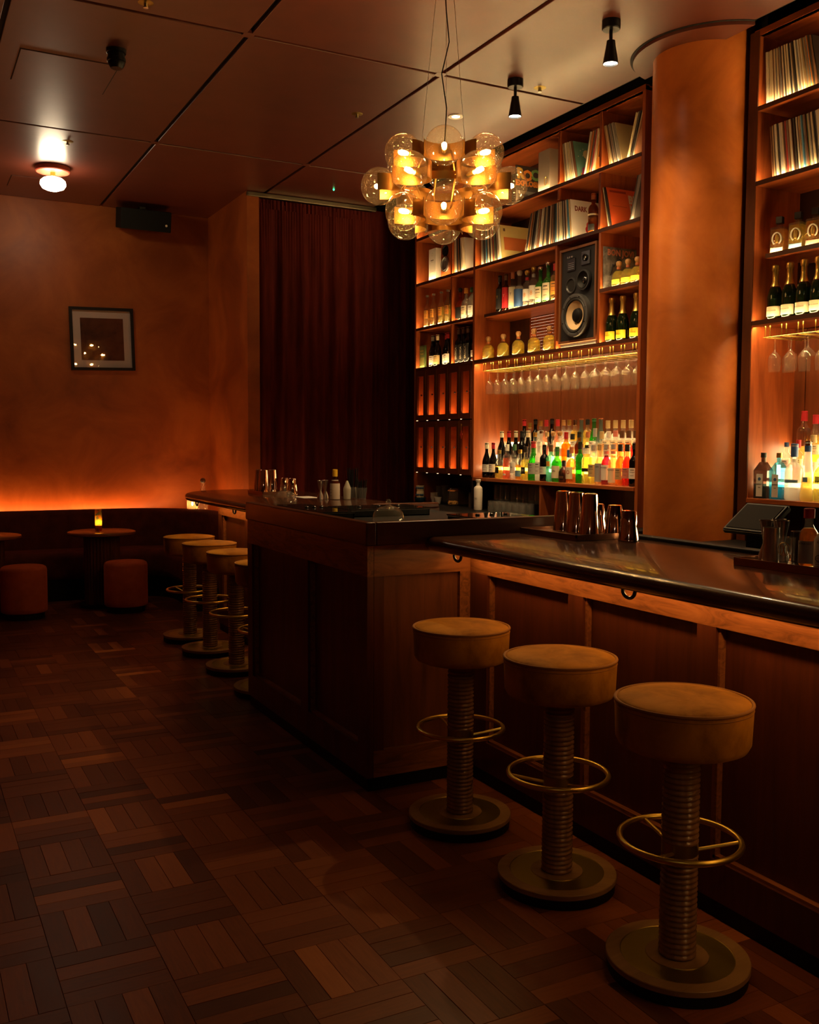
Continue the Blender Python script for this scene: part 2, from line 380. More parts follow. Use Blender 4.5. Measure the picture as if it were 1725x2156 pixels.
# wall wash strip lies behind the bench (see bench)
# ------------------------------------------------------------------ curtains
def curtain(name, label, x0, x1, y, z0, z1, folds, amp, seed, lean=0):
    rnd = random.Random(seed); n = int((x1-x0)*170); rows = 14; bm = bmesh.new(); grid = []
    ph = [rnd.uniform(0, 6.28) for _ in range(4)]; fr = [folds*2*PI*k for k in (1, .53, 1.71)]
    for r_ in range(rows+1):
        f = r_/rows; z = z1+(z0-z1)*f; top = min(1, f*3.2); row = []
        for i in range(n+1):
            u = i/n; uu = u+.012*math.sin(9*u+f*2.2+ph[3])*f
            w = math.sin(fr[0]*uu+ph[0])*.55+math.sin(fr[1]*uu+ph[1])*.35+math.sin(fr[2]*uu+ph[2])*.3
            gth = math.sin(folds*7*2*PI*u)*.006*(1-min(1, f*6))
            row.append(bm.verts.new((x0+(x1-x0)*u, y+amp*w*(.25+.75*top)+gth, z)))
        grid.append(row)
    for a, b in zip(grid, grid[1:]):
        for i in range(n): bm.faces.new((a[i], a[i+1], b[i+1], b[i]))
    t = thing(name, label, 'curtain', ((x0+x1)/2, y, 0))
    o = obj('drape', bm, M_velvet_curt, t, True, ang=80); o.location = (-(x0+x1)/2, -y, 0)
    return t
t = curtain('velvet_curtain', 'floor-length dark red velvet curtain left of the lockers', 3.10, 4.32, 9.09, .02, H-.09, 6.5, .05, 3)
bm = bmesh.new(); N_ = 90
grid = [[bm.verts.new((3.10+1.22*i/N_, 9.085+.012*math.sin(i*2.2), z)) for i in range(N_+1)] for z in (H-.05, H-.09, H-.14)]
for a, b in zip(grid, grid[1:]):
    for i in range(N_): bm.faces.new((a[i], a[i+1], b[i+1], b[i]))
o = obj('header', bm, M_velvet_curt, t, True, ang=80); o.location = -t.location
t = curtain('velvet_curtain', 'dark narrow curtain in the shade beside the lockers', 4.34, 4.90, 9.12, .02, H-.02, 5, .03, 8)
o = obj('curtain_rail', bbox(3.0, 4.36, 9.05, 9.085, H-.045, H-.002, bevel=.006), principled('rail_metal', (.18, .15, .10), .35, .8))
tag(o, 'long metal curtain rail fixed along the ceiling edge', 'rail')

# ------------------------------------------------------------------ bars
def panel_face_x(parent, x, ys, z0, z1, zr_top, zr_bot, depth=.035, th=.03, rail=M_barrail, stile=None):
    # a panelled face in the plane x, looking to -x; ys = list of (stile y0, y1) ascending
    stile = stile or M_barrail
    y0, y1 = ys[0][0], ys[-1][1]
    obj('top_rail', bbox(x, x+th, y0, y1, zr_top, z1), rail, parent)
    obj('bottom_rail', bbox(x, x+th, y0, y1, z0, zr_bot), M_bardark_v, parent)
    for a, b in ys: obj('stile', bbox(x, x+th, a, b, zr_bot, zr_top), M_bardark_v, parent)
    for (a, b), (c, d) in zip(ys, ys[1:]):
        obj('panel', bbox(x+depth, x+depth+.012, b-.004, c+.004, zr_bot-.004, zr_top+.004), M_bardark_v, parent)
        bm = bmesh.new()                     # slanted bead round the panel
        for q in ((b, b+.010, zr_bot, zr_top), (c-.010, c, zr_bot, zr_top)): box(bm, x+.012, x+depth, q[0], q[1], q[2], q[3])
        box(bm, x+.012, x+depth, b, c, zr_bot, zr_bot+.010)
        obj('bead', bm, M_barrail, parent)
def bullnose_top(poly_fn, z0, z1):
    # poly_fn(inset) -> outline; stacked rings give a rounded edge
    h = z1-z0; rings = []; bm = bmesh.new(); prof = [(.55, 0), (.22, .10), (.05, .28), (0, .5), (.05, .72), (.22, .90), (.55, 1)]
    for a, f in prof: rings.append([bm.verts.new((x, y, z0+h*f)) for x, y in poly_fn(a*h)])
    for a, b in zip(rings, rings[1:]):
        for i in range(len(a)): j = (i+1) % len(a); bm.faces.new((a[i], a[j], b[j], b[i]))
    bm.faces.new(rings[0]); bm.faces.new(rings[-1]); return bm
bar = thing('bar_counter', 'panelled wooden bar front behind the three near stools', 'bar', (2.29, 1.6, 0))
sub = thing('tmp', '', '')  # placeholder root for coordinates
def reparent(root):
    for o in list(sub.children): o.parent = root; o.location = o.location-root.location
ys = [(-.9, -.82), (-.12, -.03), (.66, .75), (1.45, 1.54), (2.262, 2.345), (2.942, 3.034), (3.621, 3.764)]
panel_face_x(sub, 2.29, ys, .06, 1.048, .943, .19)
obj('carcass', bbox(2.34, 2.80, -.9, 3.764, .06, 1.0), M_black, sub)
obj('plinth', bbox(2.297, 2.80, -.9, 3.764, 0, .06), M_black, sub)
reparent(bar)
def bar_poly(ins): return [(2.05+ins, -.9), (2.84, -.9), (2.84, 3.754), (2.05+ins, 3.754)]
o = obj('bar_worktop', bullnose_top(bar_poly, 1.050, 1.112), M_bartop, None, True, ang=50); tag(o, 'dark polished wooden bar top behind the three near stools', 'worktop')
o = obj('bar_gutter', bbox(2.842, 2.90, -.9, 3.754, 1.04, 1.128, bevel=.006), M_black); tag(o, 'black drip rail along the back edge of the near bar', 'rail')
o = obj('led_strip', bbox(2.215, 2.235, -.85, 3.72, 1.040, 1.0485), E_barstrip); tag(o, 'warm light strip under the near bar top overhang', 'light strip')

pen = thing('bar_station', 'dark panelled bar station with a raised rim at the bar corner', 'bar', (1.774, 3.765, 0))
panel_face_x(sub, 1.774, [(3.765, 3.861), (4.452, 4.548), (5.305, 5.385)], .062, 1.082, .947, .19)
# front face (plane y)
y = 3.765
obj('top_rail', bbox(1.806, 2.30, y, y+.03, .947, 1.082), M_barrailx, sub)
obj('bottom_rail', bbox(1.806, 2.32, y, y+.03, .062, .18), M_barrailx, sub)
obj('stile', bbox(1.806, 1.854, y, y+.03, .18, .947), M_bardark_v, sub); obj('stile', bbox(2.236, 2.32, y, y+.03, .18, .947), M_barrail, sub)
obj('panel', bbox(1.85, 2.24, y+.022, y+.034, .176, .951), wood('station_panel', (.10, .03, .012), (.20, .062, .022), 'z', .33), sub)
obj('carcass', bbox(1.83, 2.84, y+.06, 5.38, .062, 1.04), M_black, sub)
obj('plinth', bbox(1.784, 2.84, y+.012, 5.38, 0, .062), M_black, sub)
obj('deck', bbox(1.80, 2.84, y+.03, 5.38, 1.04, 1.125), M_black, sub)
obj('rim', bbox(1.764, 1.812, y-.010, 5.39, 1.082, 1.183, bevel=.006), M_cap, sub)
obj('rim', bbox(1.812, 2.86, y-.010, y+.038, 1.082, 1.183, bevel=.006), wood('cap_wood_cross', (.06, .018, .008), (.11, .032, .013), 'x', .3), sub)
reparent(pen)

far = thing('bar_counter', 'panelled wooden bar front behind the far row of stools', 'bar', (2.29, 5.4, 0))
panel_face_x(sub, 2.29, [(5.40, 5.48), (6.16, 6.25), (6.92, 7.01), (7.60, 7.69)], .06, 1.048, .943, .19)
obj('carcass', bbox(2.34, 2.80, 5.40, 7.69, .06, 1.0), M_black, sub); obj('plinth', bbox(2.297, 2.80, 5.40, 7.69, 0, .06), M_black, sub)
obj('end_panel', bbox(2.32, 2.80, 7.69, 7.71, .06, 1.048), M_barrailx, sub)
reparent(far)
bpy.data.objects.remove(sub)
def far_poly(ins):
    p = [(2.05+ins, 5.40), (3.05, 5.40), (3.05, 8.35-ins)]; r = .62; cx, cy = 2.05+r, 8.35-r
    for k in range(13): a = PI/2+PI/2*k/12; p.append((cx+(r-ins)*math.cos(a), cy+(r-ins)*math.sin(a)))
    return p
o = obj('bar_worktop', bullnose_top(far_poly, 1.050, 1.112), M_bartop, None, True, ang=50); tag(o, 'far bar top with a rounded end beside the curtain', 'worktop')
o = obj('backsplash', bbox(2.58, 3.05, 5.40, 5.43, 1.113, 1.15, bevel=.01), M_cap); tag(o, 'low rounded wooden lip closing the far bar top', 'trim')
o = obj('led_strip', bbox(2.215, 2.235, 5.45, 7.65, 1.040, 1.0485), E_barstrip); tag(o, 'warm light strip under the far bar top overhang', 'light strip')

# bag hooks
def hook(y, label):
    t = thing('bag_hook', label, 'hook', (2.16, y, 1.05), group='black bag hooks under the bar tops')
    obj('plate', bbox(-.012, .012, -.035, .035, -.006, 0), M_blackmetal, t)
    bm = bmesh.new(); tube(bm, [(0, .030, -.004)]+[(0, .030*math.cos(R(k)), -.020-.022*math.sin(R(k))) for k in range(0, 181, 15)]+[(0, -.036, -.008)], .0065, 8)
    obj('hook', bm, M_blackmetal, t, True)
hook(3.66, 'black bag hook under the near bar top beside the station'); hook(2.53, 'black bag hook under the near bar top above the middle stool')
hook(6.85, 'black bag hook under the far bar top near the stools'); hook(7.85, 'black bag hook under the rounded end of the far bar')

# ------------------------------------------------------------------ stools
def make_stool(label):
    t = thing('bar_stool', label, 'stool', (0, 0, 0), group='bar stools')
    base = obj('base', lathe([(0, 0), (.198, 0), (.200, .030), (.200, .032)], 56), M_black, t, True)
    obj('base_rim', lathe([(.200, .032), (.204, .036), (.204, .050), (.202, .052), (.162, .052)], 56), M_basewood, base, True)
    obj('base_inlay', lathe([(.162, .052), (.160, .0505), (.090, .0505), (.089, .0525)], 56), M_brassdark, base, True)
    obj('base_centre', lathe([(.089, .0525), (0, .0525)], 40), M_basewood, base, True)
    for nm, z0, z1 in (('ribbed_column', .0525, .355), ('ribbed_column', .385, .66)):
        n = round((z1-z0)/.0158); p = [(0, z0)]
        for i in range(n):
            a = z0+(z1-z0)*i/n; h = (z1-z0)/n
            for s in range(7): p.append((.047+.0065*math.sin(PI*s/6)**.6, a+h*s/6.5))
        p.append((0, z1)); obj(nm, lathe(p, 28), M_ribs, t, True, ang=75)
    obj('collar', lathe([(.046, .350), (.052, .354), (.052, .388), (.046, .392)], 28), M_brassdark, t, True)
    bm = bmesh.new(); tube(bm, [(.170*math.cos(2*PI*i/48), .170*math.sin(2*PI*i/48),   .392) for i in range(48)], .0092, 10, True)
    obj('foot_ring', bm, M_brass, t, True, ang=80)
    for k in range(3):
        a = R(75)+2*PI*k/3; bm = bmesh.new(); tube(bm, [(.045*math.cos(a), .045*math.sin(a), .362), (.168*math.cos(a), .168*math.sin(a), .391)], .0055, 8)
        obj('spoke', bm, M_brass, t, True)
    seat = obj('seat', lathe([(0, .665), (.165, .665), (.180, .672), (.188, .688), (.190, .74), (.192, .785), (.188, .797), (.175, .803), (.12, .811), (0, .815)], 56), M_velvet, t, True, ang=80)
    bm = bmesh.new(); tube(bm, [(.190*math.cos(2*PI*i/56), .190*math.sin(2*PI*i/56), .797) for i in range(56)], .0052, 8, True)
    obj('piping', bm, M_velvetpipe, seat, True, ang=80)
    bm = bmesh.new(); tube(bm, [(.1915*math.cos(2*PI*i/56), .1915*math.sin(2*PI*i/56), .783) for i in range(56)], .0016, 6, True)
    obj('seam', bm, M_velvetpipe, seat, True, ang=80)
    return t
s0 = make_stool('golden velvet bar stool nearest the camera, with a ribbed wooden column')
s0.location = (1.962, 2.055, 0); s0.rotation_euler = (0, 0, R(10))
dup(s0, (1.985, 2.67, 0), (0, 0, R(-38)), 'golden velvet bar stool in the middle of the near three')
dup(s0, (1.962, 3.29, 0), (0, 0, R(15)), 'golden velvet bar stool nearest the corner bar station')
for (x, y, a), l in zip([(1.972, 7.40, 40), (1.975, 6.86, -20), (1.975, 6.24, 5), (1.965, 5.60, 60)],
                        ['far bar stool at the rounded end of the far bar', 'far bar stool, second from the rounded bar end', 'far bar stool, third from the rounded bar end', 'far bar stool half hidden behind the dark bar station']):
    dup(s0, (x, y, 0), (0, 0, R(a)), 'ribbed golden velvet '+l)

# ------------------------------------------------------------------ banquette, tables, ottomans
def sweep(path, prof, close=True):
    bm = bmesh.new(); rings = []
    for i, (x, y) in enumerate(path):
        a = path[max(i-1, 0)]; b = path[min(i+1, len(path)-1)]; d = Vector((b[0]-a[0], b[1]-a[1])).normalized(); nx, ny = d.y, -d.x
        rings.append([bm.verts.new((x+nx*o_, y+ny*o_, z)) for o_, z in prof])
    for a, b in zip(rings, rings[1:]):
        for i in range(len(prof)): j = (i+1) % len(prof); bm.faces.new((a[i], a[j], b[j], b[i]))
    bm.faces.new(rings[0]); bm.faces.new(rings[-1]); return bm
pth = [(XL+.02, 10.26)]+[(-3+.5*i, 10.26) for i in range(10)]+[(2.0+.86*math.sin(R(a)), 9.40+.86*math.cos(R(a))) for a in range(0, 91, 9)]+[(2.86, 9.25), (2.86, 8.95), (2.86, 8.6)]
be = thing('banquette', 'long dark red velvet banquette curving along the back wall', 'bench', (0, 10, 0))
def rel(o, root): o.location = -root.location
def rr(d0, d1, z0, z1, r):                  # rounded rectangle in (offset, z)
    out = []
    for (cx, cz, a) in ((d1-r, z1-r, 0), (d0+r, z1-r, 90), (d0+r, z0+r, 180), (d1-r, z0+r, 270)):
        for k in range(4): out.append((cx+r*math.cos(R(a+30*k)), cz+r*math.sin(R(a+30*k))))
    return out
rel(obj('backrest', sweep(pth, rr(0, .13, .12, .845, .05)), M_velvet_bench, be, True, ang=60), be)
rel(obj('seat', sweep(pth, rr(.11, .56, .20, .47, .07)), M_velvet_bench, be, True, ang=60), be)
rel(obj('base', sweep(pth, [(.02, 0), (.50, 0), (.50, .21), (.02, .21)]), M_black, be), be)
pw = [(x, y) for x, y in pth]
o = obj('wall_light', sweep(pw, [(-.040, .815), (-.012, .815), (-.012, .825), (-.040, .825)]), E_wash); tag(o, 'hidden warm light strip behind the banquette backrest', 'light strip')

def candle_light(parent, z, s): pass
def round_table(x, y, label):
    t = thing('round_table', label, 'table', (x, y, 0), group='round tables by the banquette')
    obj('tabletop', lathe([(0, .668), (.29, .668), (.303, .674), (.306, .684), (.303, .695), (.29, .70), (0, .70)], 48), wood('table_wood', (.12, .035, .012), (.22, .07, .022), 'x', .3), t, True)
    n = 30; bm = bmesh.new(); out = []
    for i in range(n*4): a = 2*PI*i/(n*4); r_ = .152+.010*abs(math.sin(n*a/2)); out.append((r_*math.cos(a), r_*math.sin(a)))
    obj('fluted_pedestal', prism(out, .03, .668), M_bardark_v, t)
    obj('base', lathe([(0, 0), (.20, 0), (.20, .025), (.165, .032), (0, .032)], 40), M_black, t, True)
    return t
round_table(1.66, 9.30, 'small round wooden table with a lit candle'); round_table(.66, 9.28, 'small round wooden table cut off by the left picture edge')
def ottoman(x, y, label):
    t = thing('ottoman', label, 'ottoman', (x, y, 0), group='drum ottomans')
    obj('plinth', lathe([(0, 0), (.165, 0), (.165, .055), (0, .055)], 36), M_black, t, True)
    obj('cushion', lathe([(0, .055), (.178, .055), (.188, .065), (.190, .10), (.190, .42), (.182, .442), (.165, .452), (.09, .458), (0, .46)], 48), M_otto, t, True, ang=80)
ottoman(1.80, 8.93, 'rust red drum ottoman in front of the candle table'); ottoman(.94, 8.95, 'rust red drum ottoman at the left picture edge')

def point(name, loc, col, w, r=.02):
    l = bpy.data.lights.new(name, 'POINT'); l.color = col; l.energy = w; l.shadow_soft_size = r
    o = bpy.data.objects.new(name, l); C.objects.link(o); o.location = loc; return o
t = thing('votive_candle', 'tall printed glass candle burning on the round table', 'candle', (1.63, 9.28, .70))
def candle_mat():
    m, tt, o = nt('printed_glass'); tc = N(tt, 'ShaderNodeTexCoord'); vo = N(tt, 'ShaderNodeTexVoronoi', i_Scale=38)
    cr = N(tt, 'ShaderNodeValToRGB'); e = cr.color_ramp.elements; e[0].color = (.9, .25, .03, 1); e[1].color = (.05, .25, .3, 1); x = e.new(.5); x.color = (.9, .6, .15, 1)
    tt.links.new(tc.outputs['Object'], vo.inputs[0]); tt.links.new(vo.outputs['Color'], cr.inputs[0])
    tr = N(tt, 'ShaderNodeBsdfTranslucent'); tp = N(tt, 'ShaderNodeBsdfTransparent'); mx = N(tt, 'ShaderNodeMixShader', i_0=.75)
    tt.links.new(cr.outputs[0], tr.inputs[0]); tt.links.new(cr.outputs[0], tp.inputs[0]); tt.links.new(tp.outputs[0], mx.inputs[1]); tt.links.new(tr.outputs[0], mx.inputs[2]); tt.links.new(mx.outputs[0], o.inputs[0]); return m
obj('glass', lathe([(0, .004), (.030, .004), (.031, .02), (.031, .20), (.029, .205), (.029, .03), (0, .03)], 24), candle_mat(), t, True)
obj('wax', lathe([(0, .031), (.028, .031), (.028, .055), (0, .055)], 20), M_cream, t, True)
obj('flame', sphere(bmesh.new(), (0, 0, .085), .010, 10, 8, 2.0), E_flame, t, True)
t = thing('candle_lantern', 'ribbed clear glass candle holder glowing below the far bar end', 'candle', (2.665, 9.86, .846))
rb = []
for i in range(72): a = 2*PI*i/72; r_ = .052+.004*math.cos(12*a); rb.append((r_*math.cos(a), r_*math.sin(a)))
bm = bmesh.new(); prism(rb, 0, .11, bm); obj('ribbed_glass', bm, thin_glass('ribbed_glass', (.95, .88, .75), haze=.4, hazecol=(1, .85, .6)), t, True, ang=80)
obj('flame', sphere(bmesh.new(), (0, 0, .05), .011, 10, 8, 1.8), E_flame, t, True)
t = thing('oil_lamp', 'clear glass bottle with a round ball stopper behind the candle', 'bottle', (2.76, 9.80, .846))
obj('glass', lathe([(0, 0), (.045, 0), (.048, .03), (.045, .17), (.02, .21), (.018, .235), (.03, .255), (.032, .262)], 24), M_glass, t, True)
obj('stopper', sphere(bmesh.new(), (0, 0, .288), .028, 16, 10), thin_glass('smoke_glass', (.35, .30, .26), haze=.1, hazecol=(.3, .25, .2)), t, True)

# ------------------------------------------------------------------ back wall: picture, speaker; ceiling fittings
t = thing('framed_picture', 'square framed print with a pale mount on the orange back wall', 'picture', (1.889, 10.368, 2.568), (0, R(-1.6), 0))
w_ = .316
bm = bmesh.new()
for q in ((-w_, w_, w_-.028, w_), (-w_, w_, -w_, -w_+.028), (-w_, -w_+.028, -w_+.028, w_-.028), (w_-.028, w_, -w_+.028, w_-.028)): box(bm, q[0], q[1], -.035, 0, q[2], q[3])
obj('frame', bm, principled('frame_black', (.010, .007, .006), .5, spec=.25), t)
obj('mount', bbox(-w_+.02, w_-.02, -.012, -.004, -w_+.02, w_-.02), principled('mount_card', (.62, .50, .42), .8), t)
obj('print', bbox(-.212, .212, -.014, -.012, -.215, .21), mottled('print_ink', [(.035, .010, .005), (.13, .036, .012), (.17, .055, .016)], nscale=5, detail=4, bump=0, rough=.6), t)
obj('pane', bbox(-w_+.02, w_-.02, -.020, -.018, -w_+.02, w_-.02), M_pane, t)
t = thing('wall_speaker', 'black box loudspeaker mounted high on the orange back wall', 'speaker', (2.275, 10.16, 3.77), (R(12), 0, 0))
obj('cabinet', bbox(-.25, .25, -.14, .12, -.105, .095, bevel=.008), principled('speaker_black', (.008, .009, .007), .75, spec=.2), t)
obj('badge', lathe([(0, 0), (.012, 0)], 12, off=(0, 0, 0)), M_steelb, t, loc=(.20, -.142, -.04), rot=(PI/2, 0, 0))
obj('bracket', bbox(-.03, .03, .05, .20, .09, .13), M_blackmetal, t)
def ceiling_lamp(x, y, label):
    t = thing('ceiling_lamp', label, 'lamp', (x, y, H), group='opal ceiling lamps')
    obj('rose', lathe([(0, -.045), (.135, -.045), (.143, -.038), (.143, -.002), (0, -.002)], 40), mottled('rose_marble', [(.30, .05, .03), (.45, .10, .06)], nscale=20, rough=.3, bump=0), t, True)
    obj('neck', lathe([(.022, -.085), (.022, -.045)], 16), M_brass, t, True)
    prof = [(0, -.20), (.05, -.197), (.09, -.180), (.108, -.150), (.104, -.120), (.08, -.098), (.04, -.086), (.024, -.080)]
    obj('globe', lathe(prof, 32), E_ceillamp, t, True)
ceiling_lamp(1.268, 9.116, 'glowing white opal lamp on a red rose on the ceiling')
ceiling_lamp(-1.6, -2.2, 'added opal fill lamp, unseen on the ceiling behind the viewpoint')  # unseen copy of the lamp, added behind the camera as general fill
t = thing('smoke_detector', 'black ribbed smoke detector hanging below the ceiling', 'detector', (1.25, 6.25, H))
obj('base', lathe([(0, 0), (.06, 0), (.06, -.02), (.055, -.022)], 24), M_blackmetal, t, True)
obj('body', lathe([(.05, -.02), (.052, -.05), (.056, -.052), (.056, -.07), (.05, -.073), (.05, -.085), (.035, -.11), (0, -.112)], 24), M_blackmetal, t, True)
for (x, y), l in zip(((1.265, 5.52), (1.272, 8.292), (3.88, 5.544), (3.02, 6.6)), ('small round sprinkler at the top picture edge', 'small round sprinkler before the opal ceiling lamp', 'small round sprinkler near the back bar', 'small round sprinkler left of the chandelier')):
    t = thing('sprinkler', l, 'sprinkler', (x, y, H), group='ceiling sprinklers')
    obj('plate', lathe([(0, -.004), (.03, -.004), (.042, -.001), (.042, 0)], 20), M_brassdark, t, True)
    obj('head', lathe([(0, -.03), (.014, -.028), (.010, -.012), (.010, -.004)], 12), M_steelb, t, True)
o = obj('indicator_light', sphere(bmesh.new(), (3.70, 8.61, H-.006), .009, 10, 6), E_green); tag(o, 'tiny green indicator light on the ceiling above the curtain', 'light')
def spot_lamp(name, loc, target, w, ang, col=WARM2, blend=.6, r=.03):
    l = bpy.data.lights.new(name, 'SPOT'); l.energy = w; l.spot_size = R(ang); l.spot_blend = blend; l.color = col; l.shadow_soft_size = r
    o = bpy.data.objects.new(name, l); C.objects.link(o); o.location = loc
    o.rotation_euler = (Vector(target)-Vector(loc)).to_track_quat('-Z', 'Y').to_euler(); return o
for (x, y), tg, l in (((3.655, 5.50), (3.9, 5.6, 1.0), 'black cone spotlight on the ceiling nearer the chandelier'), ((3.63, 4.50), (3.55, 4.3, 1.0), 'black cone spotlight on the ceiling beside the pillar')):
    t = thing('ceiling_spotlight', l, 'spotlight', (x, y, H), group='ceiling spotlights')
    obj('mount', lathe([(0, 0), (.052, 0), (.052, -.045), (.048, -.05), (0, -.05)], 24), M_blackmetal, t, True)
    obj('stem', lathe([(.010, -.05), (.010, -.11)], 10), M_blackmetal, t, True)
    obj('cone', lathe([(0, -.108), (.024, -.11), (.026, -.13), (.044, -.235), (.041, -.237), (.036, -.20)], 24), M_blackmetal, t, True)
    obj('lens', lathe([(0, -.228), (.039, -.228)], 20), E_spot, t)
    sp = spot_lamp('spot_beam', (x, y, H-.245), tg, 95, 120, blend=1.0)
t = thing('downlight', 'recessed round downlight behind the chandelier', 'downlight', (3.674, 6.304, H))
obj('ring', lathe([(.030, -.004), (.055, -.005), (.058, 0)], 28), M_steelb, t, True); obj('lens', lathe([(0, -.002), (.031, -.002)], 20), E_spot, t)
spot_lamp('downlight_beam', (3.674, 6.304, H-.01), (3.8, 6.3, 0), 90, 90)

# ------------------------------------------------------------------ chandelier
CH = Vector((2.612, 4.60, 2.885))
ch = thing('chandelier', 'brass chandelier of clustered bubble glass globes', 'chandelier', CH)
fa = math.atan2(-CH.y, -CH.x)                    # azimuth facing the viewpoint
globe_me = mesh(sphere(bmesh.new(), (0, 0, 0), .098, 32, 20), M_globe, 'globe', True, 80)
bulb_me = mesh(lathe([(0, -.034), (.009, -.031), (.0135, -.020), (.0135, 0), (.010, .014), (.008, .020), (0, .022)], 10), E_bulb, 'bulb', True, 80)
bm = bmesh.new(); rg = .103
for s, rad in ((0, rg), (1, rg+.002)): pass
A0, A1 = PI-R(98), PI+R(98)
inner = lathe([(rg, -.043), (rg, .043), (rg+.002, .043), (rg+.002, -.043), (rg, -.043)], 24, a0=A0, a1=A1)
shade_me = mesh(inner, M_brasswarm, 'reflector', True, 40)
sock_me = mesh(lathe([(0, -.012), (.013, -.012), (.013, .05), (0, .05)], 12), M_brassdark, 'socket', True)
for tier, (rad, z, a_off) in enumerate(((.245, .138, 0), (.345, 0, 30), (.240, -.158, 0))):
    for k in range(6):
        a = fa+R(60*k+a_off); loc = (rad*math.cos(a), rad*math.sin(a), z)
        g_ = bpy.data.objects.new('globe', globe_me); C.objects.link(g_); g_.parent = ch; g_.location = loc; g_.rotation_euler = (0, 0, a)
        r_ = bpy.data.objects.new('reflector', shade_me); C.objects.link(r_); r_.parent = ch; r_.location = (loc[0]-.012*math.cos(a), loc[1]-.012*math.sin(a), z); r_.rotation_euler = (0, 0, a)
        s_ = bpy.data.objects.new('socket', sock_me); C.objects.link(s_); s_.parent = g_; s_.location = (-.088, 0, 0); s_.rotation_euler = (0, PI/2, 0)
        b_ = bpy.data.objects.new('bulb', bulb_me); C.objects.link(b_); b_.parent = g_; b_.location = (-.008, 0, 0); b_.rotation_euler = (0, -PI/2, 0)
for z, r_ in ((.150, .135), (0, .225), (-.158, .125)):
    obj('ring', lathe([(r_, z-.02), (r_+.003, z-.02), (r_+.003, z+.02), (r_, z+.02), (r_, z-.02)], 40), M_brasswarm, ch, True)
for k in range(6):
    a = fa+R(60*k+15); bm = bmesh.new(); tube(bm, [(r_*math.cos(a), r_*math.sin(a), z) for r_, z in ((.135, .15), (.225, .0), (.125, -.158))], .005, 8); obj('strut', bm, M_brasswarm, ch, True)
obj('hub', lathe([(0, .06), (.03, .06), (.03, .19), (0, .19)], 20), M_brasswarm, ch, True)
for k in range(3):
    a = fa+R(120*k+55); bm = bmesh.new(); tube(bm, [(.135*math.cos(a), .135*math.sin(a), .165), (.05*math.cos(a), .05*math.sin(a), H-CH.z-.02)], .0011, 6); obj('wire', bm, M_steelb, ch)
bm = bmesh.new(); tube(bm, [(0, 0, .19), (.008, -.008, .40), (-.012, .012, .58), (.016, -.016, .74), (.004, -.004, .90), (0, 0, H-CH.z-.02)], .0032, 8); obj('cord', bm, M_blackmetal, ch, True)
obj('canopy', lathe([(0, 0), (.07, 0), (.07, -.025), (0, -.03)], 28), M_brasswarm, ch, True, loc=(0, 0, H-CH.z))
# ------------------------------------------------------------------ back bar shelving
XS, XBK = 4.50, 4.89
def yat(p, x=XS+.03, py=700): return at(p, py, 'x', x).y
Z1, Z2, ZM, Z3, ZB, ZC = 3.488, 3.060, 2.634, 2.252, 1.228, .95
BEAM = 3.888
def shelf(root, y0, y1, zt, th=.026, strip=True, x0=XS, under=False):
    s = obj('shelf', bbox(x0, XBK, y0, y1, zt-th, zt, bevel=.002, seg=1), M_woody, root)
    obj('edge', bbox(x0-.004, x0, y0, y1, zt-th, zt), wood('shelf_edge', (.05, .014, .006), (.09, .026, .010), 'y', .4), s)
    if strip: obj('led_strip', bbox(x0+.010, x0+.019, y0+.01, y1-.01, zt-.001, zt+.002), E_strip, s)
    if under:
        obj('lip', bbox(x0-.004, x0+.012, y0, y1, zt-.037, zt-th), M_woody, s)
        obj('led_strip', bbox(x0+.015, x0+.027, y0+.01, y1-.01, zt-th-.003, zt-th), E_under, s)
def upright(root, y0, y1, z0, z1, x0=XS, nm='upright'): obj(nm, bbox(x0, XBK, y0, y1, z0, z1), M_woodv, root)
def relocate(root):
    for o in root.children:
        o.location = o.location-root.location
bay = thing('back_bar_shelving', 'tall mahogany back bar shelving left of the pillar', 'shelving', (XS, 6.8, ZC))
YL, YD0, YD1, YR = 8.45, 7.365, 7.395, 5.232
upright(bay, YL, YL+.03, ZC, BEAM+.03); upright(bay, YD0, YD1, ZC+.28, BEAM+.03); upright(bay, YR-.03, YR, ZC, BEAM+.03)
obj('cornice', bbox(XS-.004, XS+.03, YR-.03, YL+.03, BEAM, BEAM+.036), M_woody, bay)
obj('top_board', bbox(XS, XBK, YR-.03, YL+.03, BEAM, BEAM+.02), M_woody, bay)
obj('back_panel', bbox(XBK-.02, XBK, YR, YD0, Z3, BEAM), wood('back_wood', (.028, .007, .003), (.055, .014, .005), 'z', .45), bay)
obj('back_panel', bbox(XBK-.02, XBK, YD1, YL, Z3, BEAM), MATS['back_wood'], bay)
sm = [at(p_, 880, 'x', XBK-.02).y for p_ in (1181, 1092)]
for a, b in ((YR, sm[0]-.004), (sm[0]+.004, sm[1]-.004), (sm[1]+.004, YD0)): obj('back_panel', bbox(XBK-.02, XBK, a, b, ZC, Z3-.03), wood('back_wood_lower', (.13, .035, .012), (.22, .065, .022), 'z', .3), bay)
obj('back_void', bbox(XBK+.001, XBK+.008, YR, YL, ZC, BEAM), M_void, bay)
d1, d2 = 6.175, 5.672
for z in (Z1, Z2): shelf(bay, YR, YD0, z); shelf(bay, YD1, YL, z)
shelf(bay, YR, YD0, Z3, under=True); shelf(bay, YD1, YL, Z3); shelf(bay, YD1, YL, ZM)
shelf(bay, d1+.02, 7.235, ZM, x0=XS+.02); obj('shelf_bracket', bbox(XS+.12, XBK, 7.235, YD0, ZM-.026, ZM), M_woody, bay)
shelf(bay, YR, d2-.02, ZM)
for z0, z1 in ((Z1, BEAM), (Z2, Z1-.026)):
    for y in (6.185, 5.69): upright(bay, y-.012, y+.012, z0 if (z0 == Z1 or y < 6) else 3.38, z1, XS+.015, 'divider')
